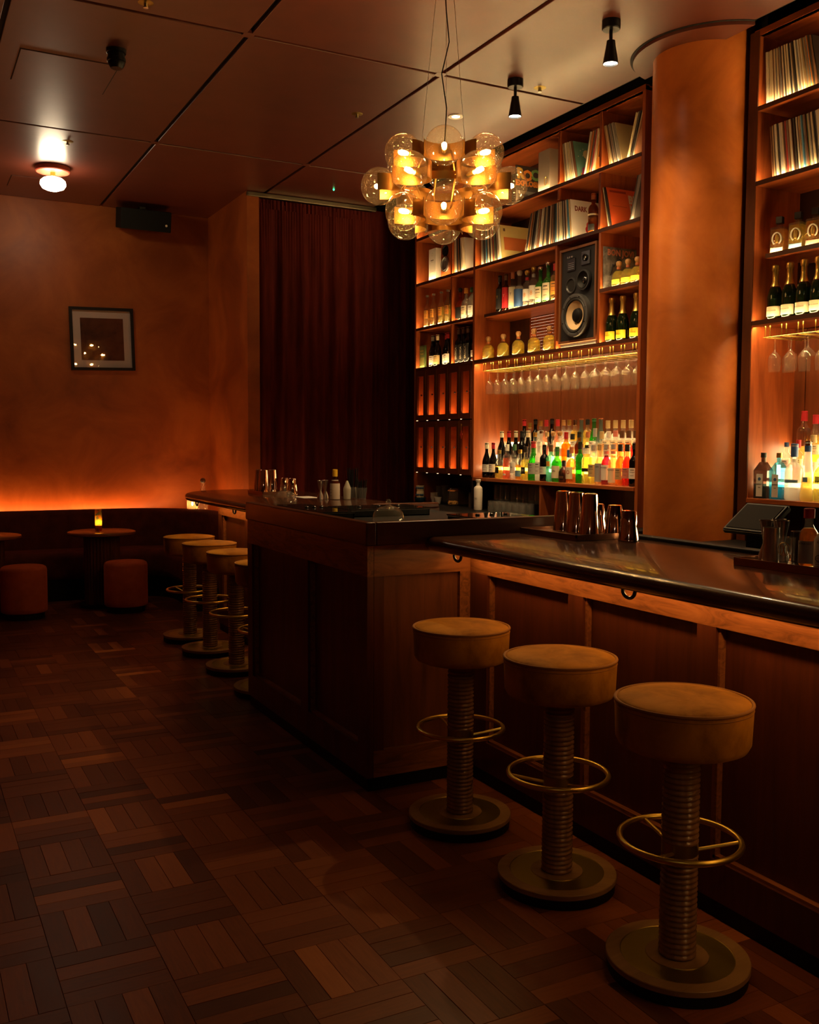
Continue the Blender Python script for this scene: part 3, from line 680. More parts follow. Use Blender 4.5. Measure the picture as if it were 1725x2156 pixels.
for y in (d1+.01, d2-.01): upright(bay, y-.012, y+.012, Z3, Z2-.026, XS+.002, 'divider')
upright(bay, 7.782, 7.802, Z3, Z2-.026, XS+.01, 'divider'); upright(bay, 7.782, 7.802, Z2, Z1-.026, XS+.01, 'divider')
obj('niche_divider', bbox(XS, XBK, 6.335, 6.36, ZC, ZB-.03), M_woodv, bay)
obj('niche_divider', bbox(XS, XBK, YD0, YD1, ZC, ZC+.28), M_black, bay)
# tiered bottle step with glowing risers
def steps(root, y0, y1, zb):
    obj('bottle_shelf', bbox(XS-.01, XBK, y0, y1, zb-.028, zb, bevel=.002, seg=1), M_woody, root)
    for k, (xa, xb, z) in enumerate(((XS+.125, XS+.235, zb+.10), (XS+.235, XBK-.02, zb+.20))):
        s = obj('step', bbox(xa, xb, y0, y1, zb+.10*k+.001, z), M_woody, root)
        obj('lit_riser', bbox(xa-.004, xa-.0005, y0+.01, y1-.01, zb+.10*k+(.070 if k == 0 else .012), z-.003), E_riser, s)
    obj('lit_riser', bbox(XBK-.026, XBK-.021, y0+.01, y1-.01, zb+.205, zb+.31), E_riser, root)
steps(bay, YR, YD0, ZB)
relocate(bay)
gy0 = at(1168, 690, 'x', XBK-.03).y
bm = bmesh.new()                                 # pierced speaker grille at the back of the compartment
for i in range(16):
    for j in range(12): box(bm, 0, .002, gy0+i*.022-.0019, gy0+i*.022+.0019, Z3+.07+j*.025-.0019, Z3+.07+j*.025+.0019)
gr = thing('grille_panel', 'pierced back panel with rows of lit dots behind squat bottles', 'grille', (XBK-.03, gy0+.17, Z3))
o = obj('plate', bbox(XBK-.03, XBK-.022, gy0-.02, gy0+.36, Z3+.01, ZM-.03), M_woodv, gr); o.location = -gr.location
o = obj('perforation', bm, emit('lit_dot', (1, .75, .5), 1.3), gr); o.location = Vector((XBK-.033, 0, 0))-gr.location; o['kind'] = 'stuff'

bay2 = thing('back_bar_shelving', 'tall mahogany back bar shelving right of the pillar', 'shelving', (XS, 3.3, ZC))
Y2L, Y2R = 4.225, 2.3
upright(bay2, Y2L, Y2L+.04, ZC, BEAM+.03); upright(bay2, Y2R-.03, Y2R, ZC, BEAM+.03)
obj('cornice', bbox(XS-.004, XS+.03, Y2R, Y2L+.04, BEAM, BEAM+.036), M_woody, bay2); obj('top_board', bbox(XS, XBK, Y2R, Y2L, BEAM, BEAM+.02), M_woody, bay2)
obj('stile', bbox(XS-.006, XS-.0005, Y2L+.001, Y2L+.07, ZC, BEAM+.03), wood('shelf_stile', (.06, .017, .007), (.11, .03, .011), 'z', .35), bay2)
obj('back_panel', bbox(XBK-.02, XBK, Y2R, Y2L, Z3, BEAM), MATS['back_wood'], bay2)
sm2 = at(1696, 820, 'x', XBK-.02).y
for a, b in ((Y2R, sm2-.004), (sm2+.004, Y2L)): obj('back_panel', bbox(XBK-.02, XBK, a, b, ZC, Z3-.03), MATS['back_wood_lower'], bay2)
for z in (Z1, Z2): shelf(bay2, Y2R, Y2L, z)
shelf(bay2, Y2R, 4.155, ZM, x0=XS+.02); shelf(bay2, Y2R, Y2L, Z3, under=True)
ZB2 = 1.207
steps(bay2, Y2R, Y2L, ZB2); relocate(bay2)
# filler wall behind the pillar and the black working counter
struct('trim_2', bbox(XS+.1, XBK, Y2L+.04, YR-.03, 0, H+.3), M_void)
for y0, y1, l in ((4.985, 8.48, 'low black back counter under the bottle display'), (2.3, 4.30, 'low black back counter right of the pillar')):
    wc = thing('back_counter', l, 'counter', (4.05, (y0+y1)/2, 0))
    for nm, a in (('worktop', (4.05, XBK, y0, y1, ZC-.03, ZC-.0005)), ('front', (4.09, 4.11, y0, y1, .08, ZC-.03)), ('plinth', (4.15, 4.17, y0, y1, 0, .08))):
        o = obj(nm, bbox(*a), M_black, wc); o.location = -wc.location
struct('trim_3', bbox(XBK+.001, XBK+.02, 2.3, 8.48, 0, ZC), M_void)

# ------------------------------------------------------------------ lockers
ly = [8.448, 8.245, 8.034, 7.822, 7.612, 7.400]
kn = ['leftmost', 'second', 'third', 'fourth', 'rightmost']
for row, (z0, z1, rn) in enumerate(((1.745, 2.222, 'upper'), (1.245, 1.733, 'lower'))):
    for k in range(5):
        ya, yb = ly[k+1]+.004, ly[k]-.003
        t = thing('locker', '%s small wooden locker of the %s row, glowing pane' % (kn[k], rn), 'locker', (XS, (ya+yb)/2, z0), group='bottle lockers')
        w2 = (yb-ya)/2; hh = z1-z0; a, b = .040, .030; rt, rb_ = .055, .050
        obj('body', bbox(.20, .34, -w2, w2, 0, hh), M_woodv, t)
        bm = bmesh.new(); box(bm, .012, .20, -w2, -w2+.004, 0, hh); box(bm, .012, .20, w2-.004, w2, 0, hh); box(bm, .012, .20, -w2, w2, hh-.004, hh); box(bm, .012, .20, -w2, w2, 0, .004)
        obj('lining', bm, M_woodv, t)
        d = obj('door', bbox(-.010, .010, w2-a, w2, 0, hh), M_bardark_v, t)
        obj('stile', bbox(-.010, .010, -w2, -w2+b, 0, hh), M_bardark_v, d)
        obj('rail', bbox(-.010, .010, -w2+b, w2-a, hh-rt, hh), M_bardark_v, d); obj('rail', bbox(-.010, .010, -w2+b, w2-a, 0, rb_), M_bardark_v, d)
        obj('hinge_strip', bbox(-.012, -.004, w2-.004, w2+.001, .004, hh-.004), M_brassdark, d)
        obj('knob', sphere(bmesh.new(), (-.024, -w2+b+.012, hh*.50), .0085, 10, 8), M_silverdark, d, True)
        obj('lock', sphere(bmesh.new(), (-.012, -w2+b-.014, hh*.505), .004, 8, 6), M_steel, d, True)
        obj('pane', bbox(.004, .006, -w2+b, w2-a, rb_, hh-rt), thin_glass('locker_pane', (.92, .88, .82), refl=.4), d)
        obj('led_strip', bbox(.014, .032, -w2+.008, w2-.008, rb_-.020, rb_-.016), E_locker, t)
        obj('puck_light', lathe([(0, -.003), (.006, -.003), (.008, 0)], 10, off=(-.002, w2-.03, -.001)), emit('puck_glow', (1, .62, .28), 5), t)
t = thing('key_tag', 'red diamond key tag hanging on the last lower locker', 'key tag', (XS-.026, 7.535, 1.69))
obj('ring', tube(bmesh.new(), [(0, .008*math.cos(a*PI/6), .008*math.sin(a*PI/6)) for a in range(12)], .0015, 6, True), M_brass, t)
obj('chain', bbox(-.001, .001, -.002, .002, -.05, -.008), M_brass, t)
bm = bmesh.new(); v = [bm.verts.new((sx*.002, y, z)) for sx in (-1, 1) for y, z in ((0, -.045), (.020, -.085), (0, -.125), (-.020, -.085))]
for f in ((0, 1, 2, 3), (4, 5, 6, 7), (0, 1, 5, 4), (1, 2, 6, 5), (2, 3, 7, 6), (3, 0, 4, 7)): bm.faces.new([v[i] for i in f])
obj('tag', bm, paint((.45, .04, .02), .4), t)

# ------------------------------------------------------------------ records
SL = .302
PAL = [('cream', (.72, .60, .38)), ('cream', (.78, .68, .48)), ('white', (.80, .76, .66)), ('white', (.70, .66, .60)), ('black', (.03, .026, .024)), ('black', (.05, .04, .035)),
       ('tan', (.50, .34, .16)), ('brown', (.20, .09, .045)), ('red', (.45, .05, .03)), ('grey', (.28, .25, .22)), ('orange', (.62, .22, .04)), ('green', (.10, .16, .07)), ('blue', (.06, .22, .38))]
PW = [5, 5, 5, 3, 6, 5, 4, 3, 1.6, 4, 1.0, .6, .3]
lp_me = {}
def lp_mesh(c):
    if c not in lp_me: lp_me[c] = mesh(bbox(0, SL, -.5, .5, 0, SL), paint(c, .55), 'record')
    return lp_me[c]
rnd = random.Random(21)
def lp(x, y, z, t_, lean, c, label, grp, name='record_sleeve'):
    o = bpy.data.objects.new(name, lp_mesh(c)); C.objects.link(o); o.location = (x, y, z+abs(math.sin(lean))*t_/2+.0008); o.rotation_euler = (-lean, 0, 0); o.scale = (1, t_, 1)
    tag(o, label, 'record', grp); return o
def cluster(p0, p1, z, l0, l1, where, x=XS+.024, pal=None, tmin=.0045, tmax=.0098, hi=99, lo=-99):
    # bottoms run from pixel column p0 to p1 on the shelf, the lean goes from l0 to l1 degrees (plus: tops to the left)
    y0, y1 = yat(p0, x, 300), yat(p1, x, 300); y = y0; prev = None
    while y > y1:
        t_ = rnd.uniform(tmin, tmax); f = (y0-y)/(y0-y1); le = R(l0+(l1-l0)*f)
        if prev is None: y = min(y, hi-.004-max(0, SL*math.sin(le))-.001)
        else: y -= max(0, SL*math.cos(le)*(math.tan(le)-math.tan(prev)))
        if y-t_/math.cos(le)+min(0, SL*math.sin(le)) < lo+.004: break
        nm, c = rnd.choices(pal or PAL, None if pal else PW)[0]
        o = lp(x+rnd.uniform(-.003, .010), y-t_/2/math.cos(le), z, t_, le, c, '', 'records '+where)
        PENDING.append((o, '%s record sleeve %s' % (nm, where)))
        y -= t_/math.cos(le)+.0012; prev = le
    return y
def cover(y, z, lean, c, label, x=XS+.04, t_=.006):     # a sleeve whose front cover shows towards -y
    r = thing('record_sleeve', label, 'record', (x, y, z+abs(math.sin(R(lean)))*t_/2+.0008), (R(-lean), 0, 0))
    obj('sleeve', bbox(0, SL, -t_/2, t_/2, 0, SL), paint(c, .5), r)
    def patch(x0, x1, z0, z1, col, nm='artwork'): return obj(nm, bbox(x0, x1, -t_/2-.0008, -t_/2-.0002, z0, z1), paint(col, .5), r)
    return r, patch, -t_/2-.0012
def disc(r, cx, cz, rad, y, col, nm='artwork', n=28): return obj(nm, lathe([(0, 0), (rad, 0)], n), paint(col, .5), r, loc=(cx, y, cz), rot=(PI/2, 0, 0))
# top shelf
r, pt, fy = cover(yat(1087, XS+.03, 400), Z1, 2, (.06, .05, .045), 'record with ROCK lettering in many colours, behind the chandelier', x=XS+.03)
for k, (c_, col) in enumerate(zip('ROCK', ((.85, .55, .08), (.85, .30, .05), (.20, .45, .15), (.8, .3, .1)))): text(c_, .115, (.045+.07*k, fy, .235-.012*(k % 2)), FACE_MY, paint(col), r, bold=.006)
text('EXPLOSION', .058, (.15, fy, .160), FACE_MY, paint((.75, .25, .04)), r, bold=.004)
pt(0, SL, 0, .10, (.22, .20, .18)); pt(.02, .12, .02, .075, (.08, .07, .06)); pt(.16, .26, .01, .085, (.05, .045, .04))
y = yat(1131, XS+.02, 400)
t = thing('slipcase', 'tall grey slipcase box with a gold horseshoe emblem', 'box', (XS+.03, y-.075, Z1+.0008))
obj('case', bbox(0, .22, -.075, .075, 0, .315, bevel=.002, seg=1), paint((.42, .36, .28), .7), t)
obj('emblem', tube(bmesh.new(), [(-.001, -.030+.018*math.cos(a), .07+.036*math.sin(a)) for a in [R(-50+20*i) for i in range(15)]], .003, 6), M_gold, t)
ye = cluster(1187.5, 1214, Z1, 8, 14, 'left of the teal cover, top shelf', hi=6.173)
r, pt, fy = cover(ye-.005, Z1, 14.2, (.14, .30, .24), 'teal record cover with a moon and pink hill, top shelf')
disc(r, .12, .20, .042, fy, (.03, .03, .03)); disc(r, .112, .203, .038, fy-.0003, (.75, .62, .35))
for k in range(16): disc(r, rnd.uniform(.02, .29), rnd.uniform(.17, .295), .004, fy-.0002, (.8, .75, .6), 'star', 8)
bm = bmesh.new(); v = [bm.verts.new(p) for p in ((.03, fy, .0), (.05, fy, .09), (.13, fy, .135), (.22, fy, .17), (.302, fy, .18), (.302, fy, 0))]; bm.faces.new(v); obj('artwork', bm, paint((.42, .03, .14)), r)
pt(.03, .25, .002, .05, (.75, .38, .05))
ye = cluster(1230, 1250, Z1, -13, -11, 'right of the teal cover, top shelf', lo=5.722)
r, pt, fy = cover(ye-.005, Z1, -11, (.62, .26, .05), 'orange record cover leaning on the divider, top shelf'); text('DO', .07, (.06, fy, .13), FACE_MY, M_ink, r)
ye = cluster(1278, 1306, Z1, 14, 16, 'in the right top compartment', hi=5.678)
r, pt, fy = cover(ye-.005, Z1, 16, (.50, .38, .20), 'plain tan record sleeve leaning left, right top compartment')
cluster(1321, 1349, Z1, -17, -19, 'leaning right in the top compartment', lo=YR)
# second shelf
ye = cluster(1016, 1055, Z2, 2, 9, 'left end of second shelf', hi=YD0)
r, pt, fy = cover(ye-.007, Z2, 9.3, (.66, .52, .20), 'yellow record cover with an orange panel, second shelf')
pt(.03, .285, .09, .20, (.55, .15, .04)); pt(.03, .05, .25, .275, (.15, .08, .04))
ye = cluster(1107, 1203, Z2, -15, 7, 'middle of second shelf')
r, pt, fy = cover(ye-.007, Z2, 7, (.78, .74, .66), 'white record cover with a red flower, second shelf')
text('DARK GLOBE', .052, (.165, fy, .235), FACE_MY, paint((.25, .05, .03)), r, bold=.002, sx=.82)
for k in range(6): a = R(60*k+10); disc(r, .19+.035*math.cos(a), .09+.035*math.sin(a), .03, fy-.0002*k, (.60, .03, .04))
disc(r, .20, .06, .025, fy-.0015, (.80, .45, .35))
ye = cluster(1278, 1287, Z2, 14, 15, 'beside the red cover, second shelf', hi=5.678)
r, pt, fy = cover(ye-.006, Z2, 15, (.62, .09, .02), 'bright red record cover with pale block letters, second shelf')
text('BB.', .085, (.235, fy, .225), FACE_MY, paint((.55, .42, .33)), r, bold=.004, sx=.9); text('KING', .085, (.250, fy, .150), FACE_MY, paint((.50, .38, .30)), r, bold=.004, sx=.62)
pt(.02, .17, .268, .284, (.30, .03, .01)); pt(.03, .16, .162, .166, (.3, .04, .01))
cluster(1328, 1348, Z2, -14, -17, 'right end of second shelf', lo=YR)
# narrow section, second shelf
t = thing('gift_box', 'tall white gift box standing left on the second shelf', 'box', (XS+.04, yat(910, XS+.04, 600), Z2+.0008))
obj('carton', bbox(0, .10, -.068, .068, 0, .30, bevel=.002, seg=1), M_white, t); obj('caption', bbox(-.0006, 0, -.028, .028, .186, .195), paint((.16, .13, .10)), t); obj('caption', bbox(-.0006, 0, -.018, .018, .174, .178), paint((.4, .36, .3)), t)
disc_ = obj('seal', lathe([(.012, 0), (.015, 0)], 20), paint((.5, .45, .36)), t, loc=(-.0008, 0, .245), rot=(0, PI/2, 0)); obj('caption', bbox(-.0006, 0, -.03, .03, .085, .088), paint((.55, .48, .38)), t)
t = thing('bookshelf_speaker', 'small walnut loudspeaker beside the white gift box', 'speaker', (XS+.035, yat(937, XS+.03, 600), Z2+.0008))
obj('cabinet', bbox(0, .22, -.085, .085, 0, .335, bevel=.003, seg=1), wood('speaker_walnut', (.22, .05, .012), (.36, .09, .022), 'z', .3), t)
def cone(root, y, z, rad, mats, nm, depth=.02):
    w = obj(nm, lathe([(rad, -depth), (rad, .006), (rad*.86, .007), (rad*.84, .003)], 36), mats[0], root, True, loc=(-depth-.001, y, z), rot=(0, -PI/2, 0))
    obj('cone', lathe([(rad*.84, .003), (rad*.80, .008), (rad*.72, .001), (rad*.36, -depth)], 36), mats[1], w, True)
    obj('dust_cap', lathe([(rad*.37, -depth+.001), (rad*.30, -depth*.3), (rad*.15, .001), (0, .003)], 28), mats[2], w, True)
cone(t, 0, .235, .052, (M_blackmetal, M_black, M_black), 'tweeter', .002); cone(t, 0, .115, .072, (M_steelb, paint((.16, .15, .14), .4), paint((.22, .2, .19), .4)), 'woofer', .004)
ye = cluster(955, 979, Z2, 2, 6, 'in the narrow bay, second shelf', hi=7.782)
r, pt, fy = cover(ye-.007, Z2, 6, (.66, .62, .56), 'white record sleeve filling the narrow bay corner')
# right bay
yend = cluster(1612, 1715, Z1, 3, 12, 'right bay top shelf', hi=Y2L)
r, pt, fy = cover(yend-.008, Z1, 12.2, (.03, .025, .022), 'black record sleeve at the right picture edge, top shelf')
cluster(1627, 1735, Z2, 6, 9, 'right bay second shelf', hi=Y2L)

# ------------------------------------------------------------------ bottles
TINT = {'clear': ((.94, .94, .92), .03), 'green': ((.20, .62, .16), .12), 'dkgreen': ((.04, .11, .03), .15), 'amber': ((.80, .42, .10), .05), 'brown': ((.30, .10, .03), .1),
        'blue': ((.30, .72, .88), .10), 'frost': ((.78, .76, .72), .55), 'frostgreen': ((.22, .26, .22), .5), 'dark': ((.012, .010, .008), .2), 'teal': ((.35, .80, .66), .15), 'smoke': ((.25, .17, .14), .15)}
def gm(k):
    c, hz = TINT[k]; return thin_glass('glass_'+k, c, haze=hz, hazecol=[min(1, x*1.0+.02) for x in c], refl=.9)
LIQ = {'clear': (.95, .93, .88), 'amber': (.92, .50, .10), 'gold': (.96, .74, .18), 'yellow': (.97, .85, .22), 'red': (.85, .06, .03), 'pink': (.95, .28, .15), 'orange': (.95, .36, .05), 'ruby': (.45, .02, .06),
       'brown': (.35, .12, .03), 'green': (.25, .72, .10), 'peach': (.96, .62, .32), 'blue': (.25, .70, .90), 'olive': (.80, .78, .25), 'citron': (.98, .80, .10), 'rose': (.90, .45, .28)}
def lm(k): return thin_glass('liquid_'+k, [x**.6 for x in LIQ[k]], haze=.20, hazecol=LIQ[k], refl=.2)
# shape: (radius, body top, shoulder top, neck radius, height, curve)
SH = {'wine': (.037, .175, .225, .0145, .300, .5), 'burgundy': (.039, .120, .235, .0145, .300, .8), 'champ': (.044, .120, .235, .016, .315, .8), 'spirit': (.037, .175, .215, .0145, .285, .4),
      'tall': (.033, .190, .235, .0135, .310, .5), 'squat': (.046, .095, .135, .015, .205, .45), 'bell': (.046, .075, .118, .013, .150, .35), 'slope': (.040, .10, .22, .015, .29, 1.0), 'round': (.043, .135, .185, .015, .27, .35),
      'syrup': (.036, .15, .215, .016, .290, .75), 'carafe': (.042, .12, .215, .017, .295, 1.1), 'small': (.030, .10, .14, .013, .185, .5), 'flask': (.042, .07, .12, .015, .165, .3), 'cone': (.036, .03, .255, .017, .31, 1.0)}
bcache = {}
def bprof(sh, s=1.0, inset=0, upto=None):
    R_, hb, hs, rn, ht, cv = SH[sh]; p = [(0, .002), (R_*.88, 0), (R_, .008), (R_, hb)]
    for k in range(1, 8):
        f = k/8; e = (1-math.cos(PI*f))/2 if cv < .9 else f
        p.append((R_+(rn-R_)*(e if cv < .7 else e**(1/cv) if cv < .9 else e), hb+(hs-hb)*(math.sin(f*PI/2) if cv < .45 else f)))
    p += [(rn, hs), (rn, ht-.012), (rn+.0025, ht-.010), (rn+.0025, ht-.002), (rn-.003, ht)]
    if upto is not None:
        q = []
        for (r0, z0), (r1, z1) in zip(p, p[1:]):
            q.append((max(0, r0-inset), max(z0, .004) if r0 else .004))
            if z1 >= upto and z1 > z0:
                f = (upto-z0)/(z1-z0); rr_ = r0+(r1-r0)*f-inset; q += [(rr_, upto), (0, upto)]; break
        return q
    return p
def label_me(sh, z0, z1, w, col):
    R_ = SH[sh][0]; return lathe([(R_+.0009, z0), (R_+.0009, z1)], 12, a0=PI-w, a1=PI+w)
def bottle(sh, x, y, z, glass='clear', liq=None, fill=.75, lab=(.09, .16, 'white'), cap=(.04, 'black'), desc='', where='', turn=None, s=1.0, band=None, words=None, cat='bottle', group=None, capr=.0025):
    t = thing('bottle', '', cat, (x, y, z+.0006), (0, 0, R(18+rnd.uniform(-9, 9)) if turn is None else R(turn)), group)
    t.scale = (s, s, s); PENDING.append((t, (desc+' '+where).strip()))
    R_, hb, hs, rn, ht, cv = SH[sh]
    def part(key, fn, mat, nm, par=t):
        if key not in bcache: bcache[key] = mesh(fn(), mat, nm, True, 50)
        o = bpy.data.objects.new(nm, bcache[key]); C.objects.link(o); o.parent = par; return o
    part(('g', sh, glass), lambda: lathe(bprof(sh), 20), gm(glass), 'glass')
    if liq: part(('l', sh, liq, fill), lambda: lathe(bprof(sh, inset=.0025, upto=max(.02, ht*fill)), 16), lm(liq), 'liquid')
    if lab:
        z0, z1, lc = lab[:3]; w = lab[3] if len(lab) > 3 else 1.15
        part(('b', sh, z0, z1, lc, w), lambda: label_me(sh, z0, z1, w, lc), COL(lc), 'paper_label')
    if lab and not words and lab[1]-lab[0] > .05 and lab[2] in ('white', 'cream', 'kraft', 'grey', 'orange', 'pink', 'red'):
        z0, z1 = lab[:2]; h_ = z1-z0
        for fz, wz, aw in ((.78, .07, .42), (.60, .035, .55), (.28, .03, .35)):
            part(('p', sh, z0, z1, fz), lambda: lathe([(R_+.0014, z0+h_*fz), (R_+.0014, z0+h_*(fz+wz))], 6, a0=PI-aw, a1=PI+aw), paint((.10, .06, .04)), 'print')
    if band:
        z0, z1, lc = band; part(('n', sh, z0, z1, lc), lambda: lathe([(rn+.0012 if z0 > hs-.001 else R_+.0012, z0), (rn+.0012 if z1 > hs-.001 else R_+.0012, z1)], 16), COL(lc), 'band')
    if cap:
        ch_, cc = cap[:2]; ball = len(cap) > 2
        if ball: part(('c', sh, ch_, cc, 1), lambda: lathe([(rn-.002, ht-.012), (rn+.003, ht-.002), (rn+.007, ht+.008), (rn+.006, ht+.02), (rn-.002, ht+.027), (0, ht+.028)], 16), COL(cc), 'stopper')
        else: part(('c', sh, ch_, cc, capr), lambda: lathe([(rn+.001, ht-ch_), (rn+capr, ht-ch_+.001), (rn+capr, ht+.003), (rn, ht+.005), (0, ht+.005)], 16), COL(cc), 'cap')
    if words:
        for (tx, sz, zz, col) in words: text(tx, sz, (-R_-.0014, 0, zz), FACE_MX, COL(col), t, ext=.0002)
    return t
CO = {'white': (.74, .70, .62), 'cream': (.76, .66, .44), 'black': (.015, .014, .014), 'red': (.50, .02, .03), 'blue': (.04, .10, .26), 'gold': None, 'orange': (.75, .32, .05), 'grey': (.36, .34, .31), 'green': (.04, .14, .06),
      'cork': (.45, .24, .09), 'yellow': (.75, .48, .02), 'kraft': (.50, .36, .16), 'steelblue': (.16, .30, .46), 'brown': (.12, .05, .02), 'silver': None, 'pink': (.65, .22, .16), 'lime': (.75, .72, .05), 'copper': (.45, .14, .05)}
def COL(k):
    if k == 'gold': return M_gold
    if k == 'silver': return M_steel
    return paint(CO[k], .45)

W = 'in the front display row'; X1, X2, X3 = XS+.065, XS+.182, XS+.292
def yl(p, x): return at(p, 1000, 'x', x).y
front = [
 (1024.8, 'burgundy', 'dark', None, 0, (.05, .115, 'white'), (.05, 'cream'), 'dark wine bottle with cream capsule', {}),
 (1038.8, 'burgundy', 'dark', None, 0, (.05, .12, 'white'), (.05, 'red'), 'dark wine bottle with red capsule', {}),
 (1051.5, 'round', 'clear', 'gold', .45, (.05, .11, 'black', .55), (.03, 'gold'), 'clear bottle with a black round emblem', {'s': .88}),
 (1067.8, 'spirit', 'clear', 'pink', .62, (.03, .045, 'white', .4), (.05, 'white'), 'pink red liqueur bottle with white cap', {}),
 (1083, 'spirit', 'clear', 'clear', .6, (.05, .14, 'white', .9), (.045, 'green'), 'clear gin bottle with green neck', {'words': [('GIN', .016, .10, 'black')]}),
 (1095, 'round', 'clear', 'amber', .5, (.03, .085, 'steelblue'), (.03, 'gold'), 'amber bottle with a grey blue label', {'s': .9}),
 (1107, 'round', 'clear', 'yellow', .62, (.05, .105, 'black', .5), (.045, 'black'), 'yellow bottle with a black roundel', {'words': [('13', .022, .078, 'white')]}),
 (1124, 'carafe', 'green', 'green', .7, (.05, .135, 'grey'), (.045, 'red'), 'green bottle with red cap and grey label', {'s': 1.05}),
 (1134.5, 'tall', 'frost', None, 0, (.05, .15, 'white', .9), (.03, 'white'), 'frosted white bottle with a pale label', {}),
 (1146, 'spirit', 'dark', None, 0, (.055, .115, 'white'), (.04, 'black'), 'dark bottle with white label', {}),
 (1160, 'spirit', 'teal', 'clear', .5, (.12, .16, 'orange', .5), (.05, 'brown'), 'pale teal bottle with brown neck', {}),
 (1173, 'round', 'green', 'green', .6, (.03, .125, 'cream'), (.035, 'green'), 'green bottle with cream printed label', {'words': [('GIN', .02, .085, 'black')]}),
 (1187.7, 'flask', 'smoke', 'brown', .6, (.03, .05, 'brown', .6), (.04, 'black'), 'short round brown flask', {}),
 (1203.4, 'round', 'clear', 'orange', .7, (.03, .12, 'cream', .8), (.045, 'copper'), 'orange bottle with a cream label', {'words': [('O', .04, .08, 'red')]}),
 (1221, 'tall', 'green', 'green', .72, None, (.055, 'black'), 'bright green textured bottle with black neck', {}),
 (1235.5, 'spirit', 'clear', 'yellow', .78, (.09, .115, 'black', .8), (.02, 'black'), 'pale yellow bottle with black straps', {}),
 (1249.5, 'spirit', 'clear', 'yellow', .70, (.055, .145, 'kraft'), (.04, 'grey'), 'pale yellow bottle with kraft label', {}),
 (1262, 'syrup', 'clear', 'peach', .68, (.02, .155, 'grey'), (.04, 'kraft'), 'peach bottle with a tall grey label', {'words': [('GIN', .018, .13, 'black')]}),
 (1276.4, 'syrup', 'clear', 'ruby', .74, (.035, .145, 'white'), (.03, 'grey'), 'ruby syrup bottle with white label', {'words': [('MONIN', .016, .125, 'black')], 'band': (.225, .245, 'pink')}),
 (1291, 'syrup', 'clear', 'peach', .74, (.02, .125, 'cream'), (.03, 'grey'), 'peach syrup bottle with cream label', {'words': [('MONIN', .016, .11, 'black')], 'band': (.225, .245, 'pink')}),
 (1306, 'syrup', 'clear', 'orange', .72, (.045, .125, 'kraft', .9), (.045, 'black'), 'orange syrup bottle with black cap', {}),
 (1321.3, 'syrup', 'clear', 'red', .72, (.055, .13, 'pink', .9), (.045, 'black'), 'red syrup bottle with black cap', {}),
 (1335, 'wine', 'dark', 'ruby', .7, (.055, .13, 'white'), (.04, 'black'), 'dark red bottle at the pillar end', {})]
def spaced(rows, x, f, sc, lo, hi):
    ys_ = [f(r_[0], x) for r_ in rows]; rad = [SH[r_[1]][0]*sc(r_)+.0012 for r_ in rows]
    for _ in range(400):
        for i in range(len(ys_)-1):
            gap = rad[i]+rad[i+1]-(ys_[i]-ys_[i+1])
            if gap > 0: ys_[i] += gap/2+1e-5; ys_[i+1] -= gap/2+1e-5
        ys_[0] = min(ys_[0], hi-rad[0]); ys_[-1] = max(ys_[-1], lo+rad[-1])
    return ys_
for (p, sh, gl, lq, fi, lab, cap, desc, kw), y_ in zip(front, spaced(front, X1, yl, lambda r_: r_[8].get('s', 1), YR, YD0)): bottle(sh, X1, y_, ZB, gl, lq, fi, lab, cap, desc, W, **kw)
W = 'in the second display row'
second = [(1056, 'burgundy', 'dark', None, 0, None, (.05, 'cream'), 'dark wine bottle with cream capsule'), (1071, 'burgundy', 'dark', None, 0, None, (.05, 'red'), 'dark wine bottle with red capsule'),
 (1085.6, 'burgundy', 'dark', None, 0, None, (.05, 'cream'), 'dark wine bottle with cream capsule'), (1098, 'wine', 'dark', None, 0, None, (.05, 'black'), 'dark bottle with black capsule'),
 (1111, 'burgundy', 'dark', None, 0, None, (.05, 'cream'), 'dark wine bottle with cream capsule'), (1126, 'spirit', 'clear', 'clear', .7, (.08, .17, 'white'), (.03, 'gold'), 'clear bottle with white label'),
 (1139, 'tall', 'frost', None, 0, None, (.03, 'silver'), 'frosted bottle'), (1151, 'spirit', 'clear', 'rose', .6, (.10, .18, 'red', .7), (.03, 'kraft'), 'rose bottle with red label'),
 (1165, 'round', 'clear', 'clear', .6, None, (.03, 'cork', 1), 'clear bottle with cork stopper'), (1179, 'round', 'clear', 'gold', .6, (.1, .16, 'cream'), (.03, 'cork', 1), 'golden bottle with cork stopper'),
 (1190.5, 'spirit', 'amber', 'amber', .7, None, (.05, 'red'), 'amber bottle with red cap'), (1203.5, 'round', 'clear', 'clear', .6, (.09, .15, 'blue', .6), (.04, 'black'), 'clear bottle with blue label'),
 (1219, 'spirit', 'amber', 'brown', .7, (.06, .12, 'cream'), (.04, 'black'), 'brown bottle with black cap'), (1237, 'spirit', 'clear', 'amber', .5, (.12, .17, 'white'), (.04, 'copper'), 'amber bottle with white label'),
 (1251.5, 'tall', 'clear', 'clear', .7, None, (.06, 'grey'), 'clear tall bottle with grey capsule'), (1266, 'spirit', 'clear', 'peach', .7, None, (.05, 'kraft'), 'pale peach bottle with kraft cap'),
 (1281, 'spirit', 'clear', 'clear', .6, (.10, .17, 'white'), (.04, 'white'), 'clear bottle with white label'), (1295, 'syrup', 'clear', 'peach', .7, None, (.04, 'pink'), 'peach syrup bottle with pink cap'),
 (1309, 'syrup', 'clear', 'orange', .7, None, (.05, 'brown'), 'orange syrup bottle with brown cap'), (1323, 'syrup', 'clear', 'orange', .7, None, (.05, 'brown'), 'orange syrup bottle with brown cap'), (1336, 'syrup', 'clear', 'red', .7, None, (.05, 'brown'), 'red syrup bottle with brown cap')]
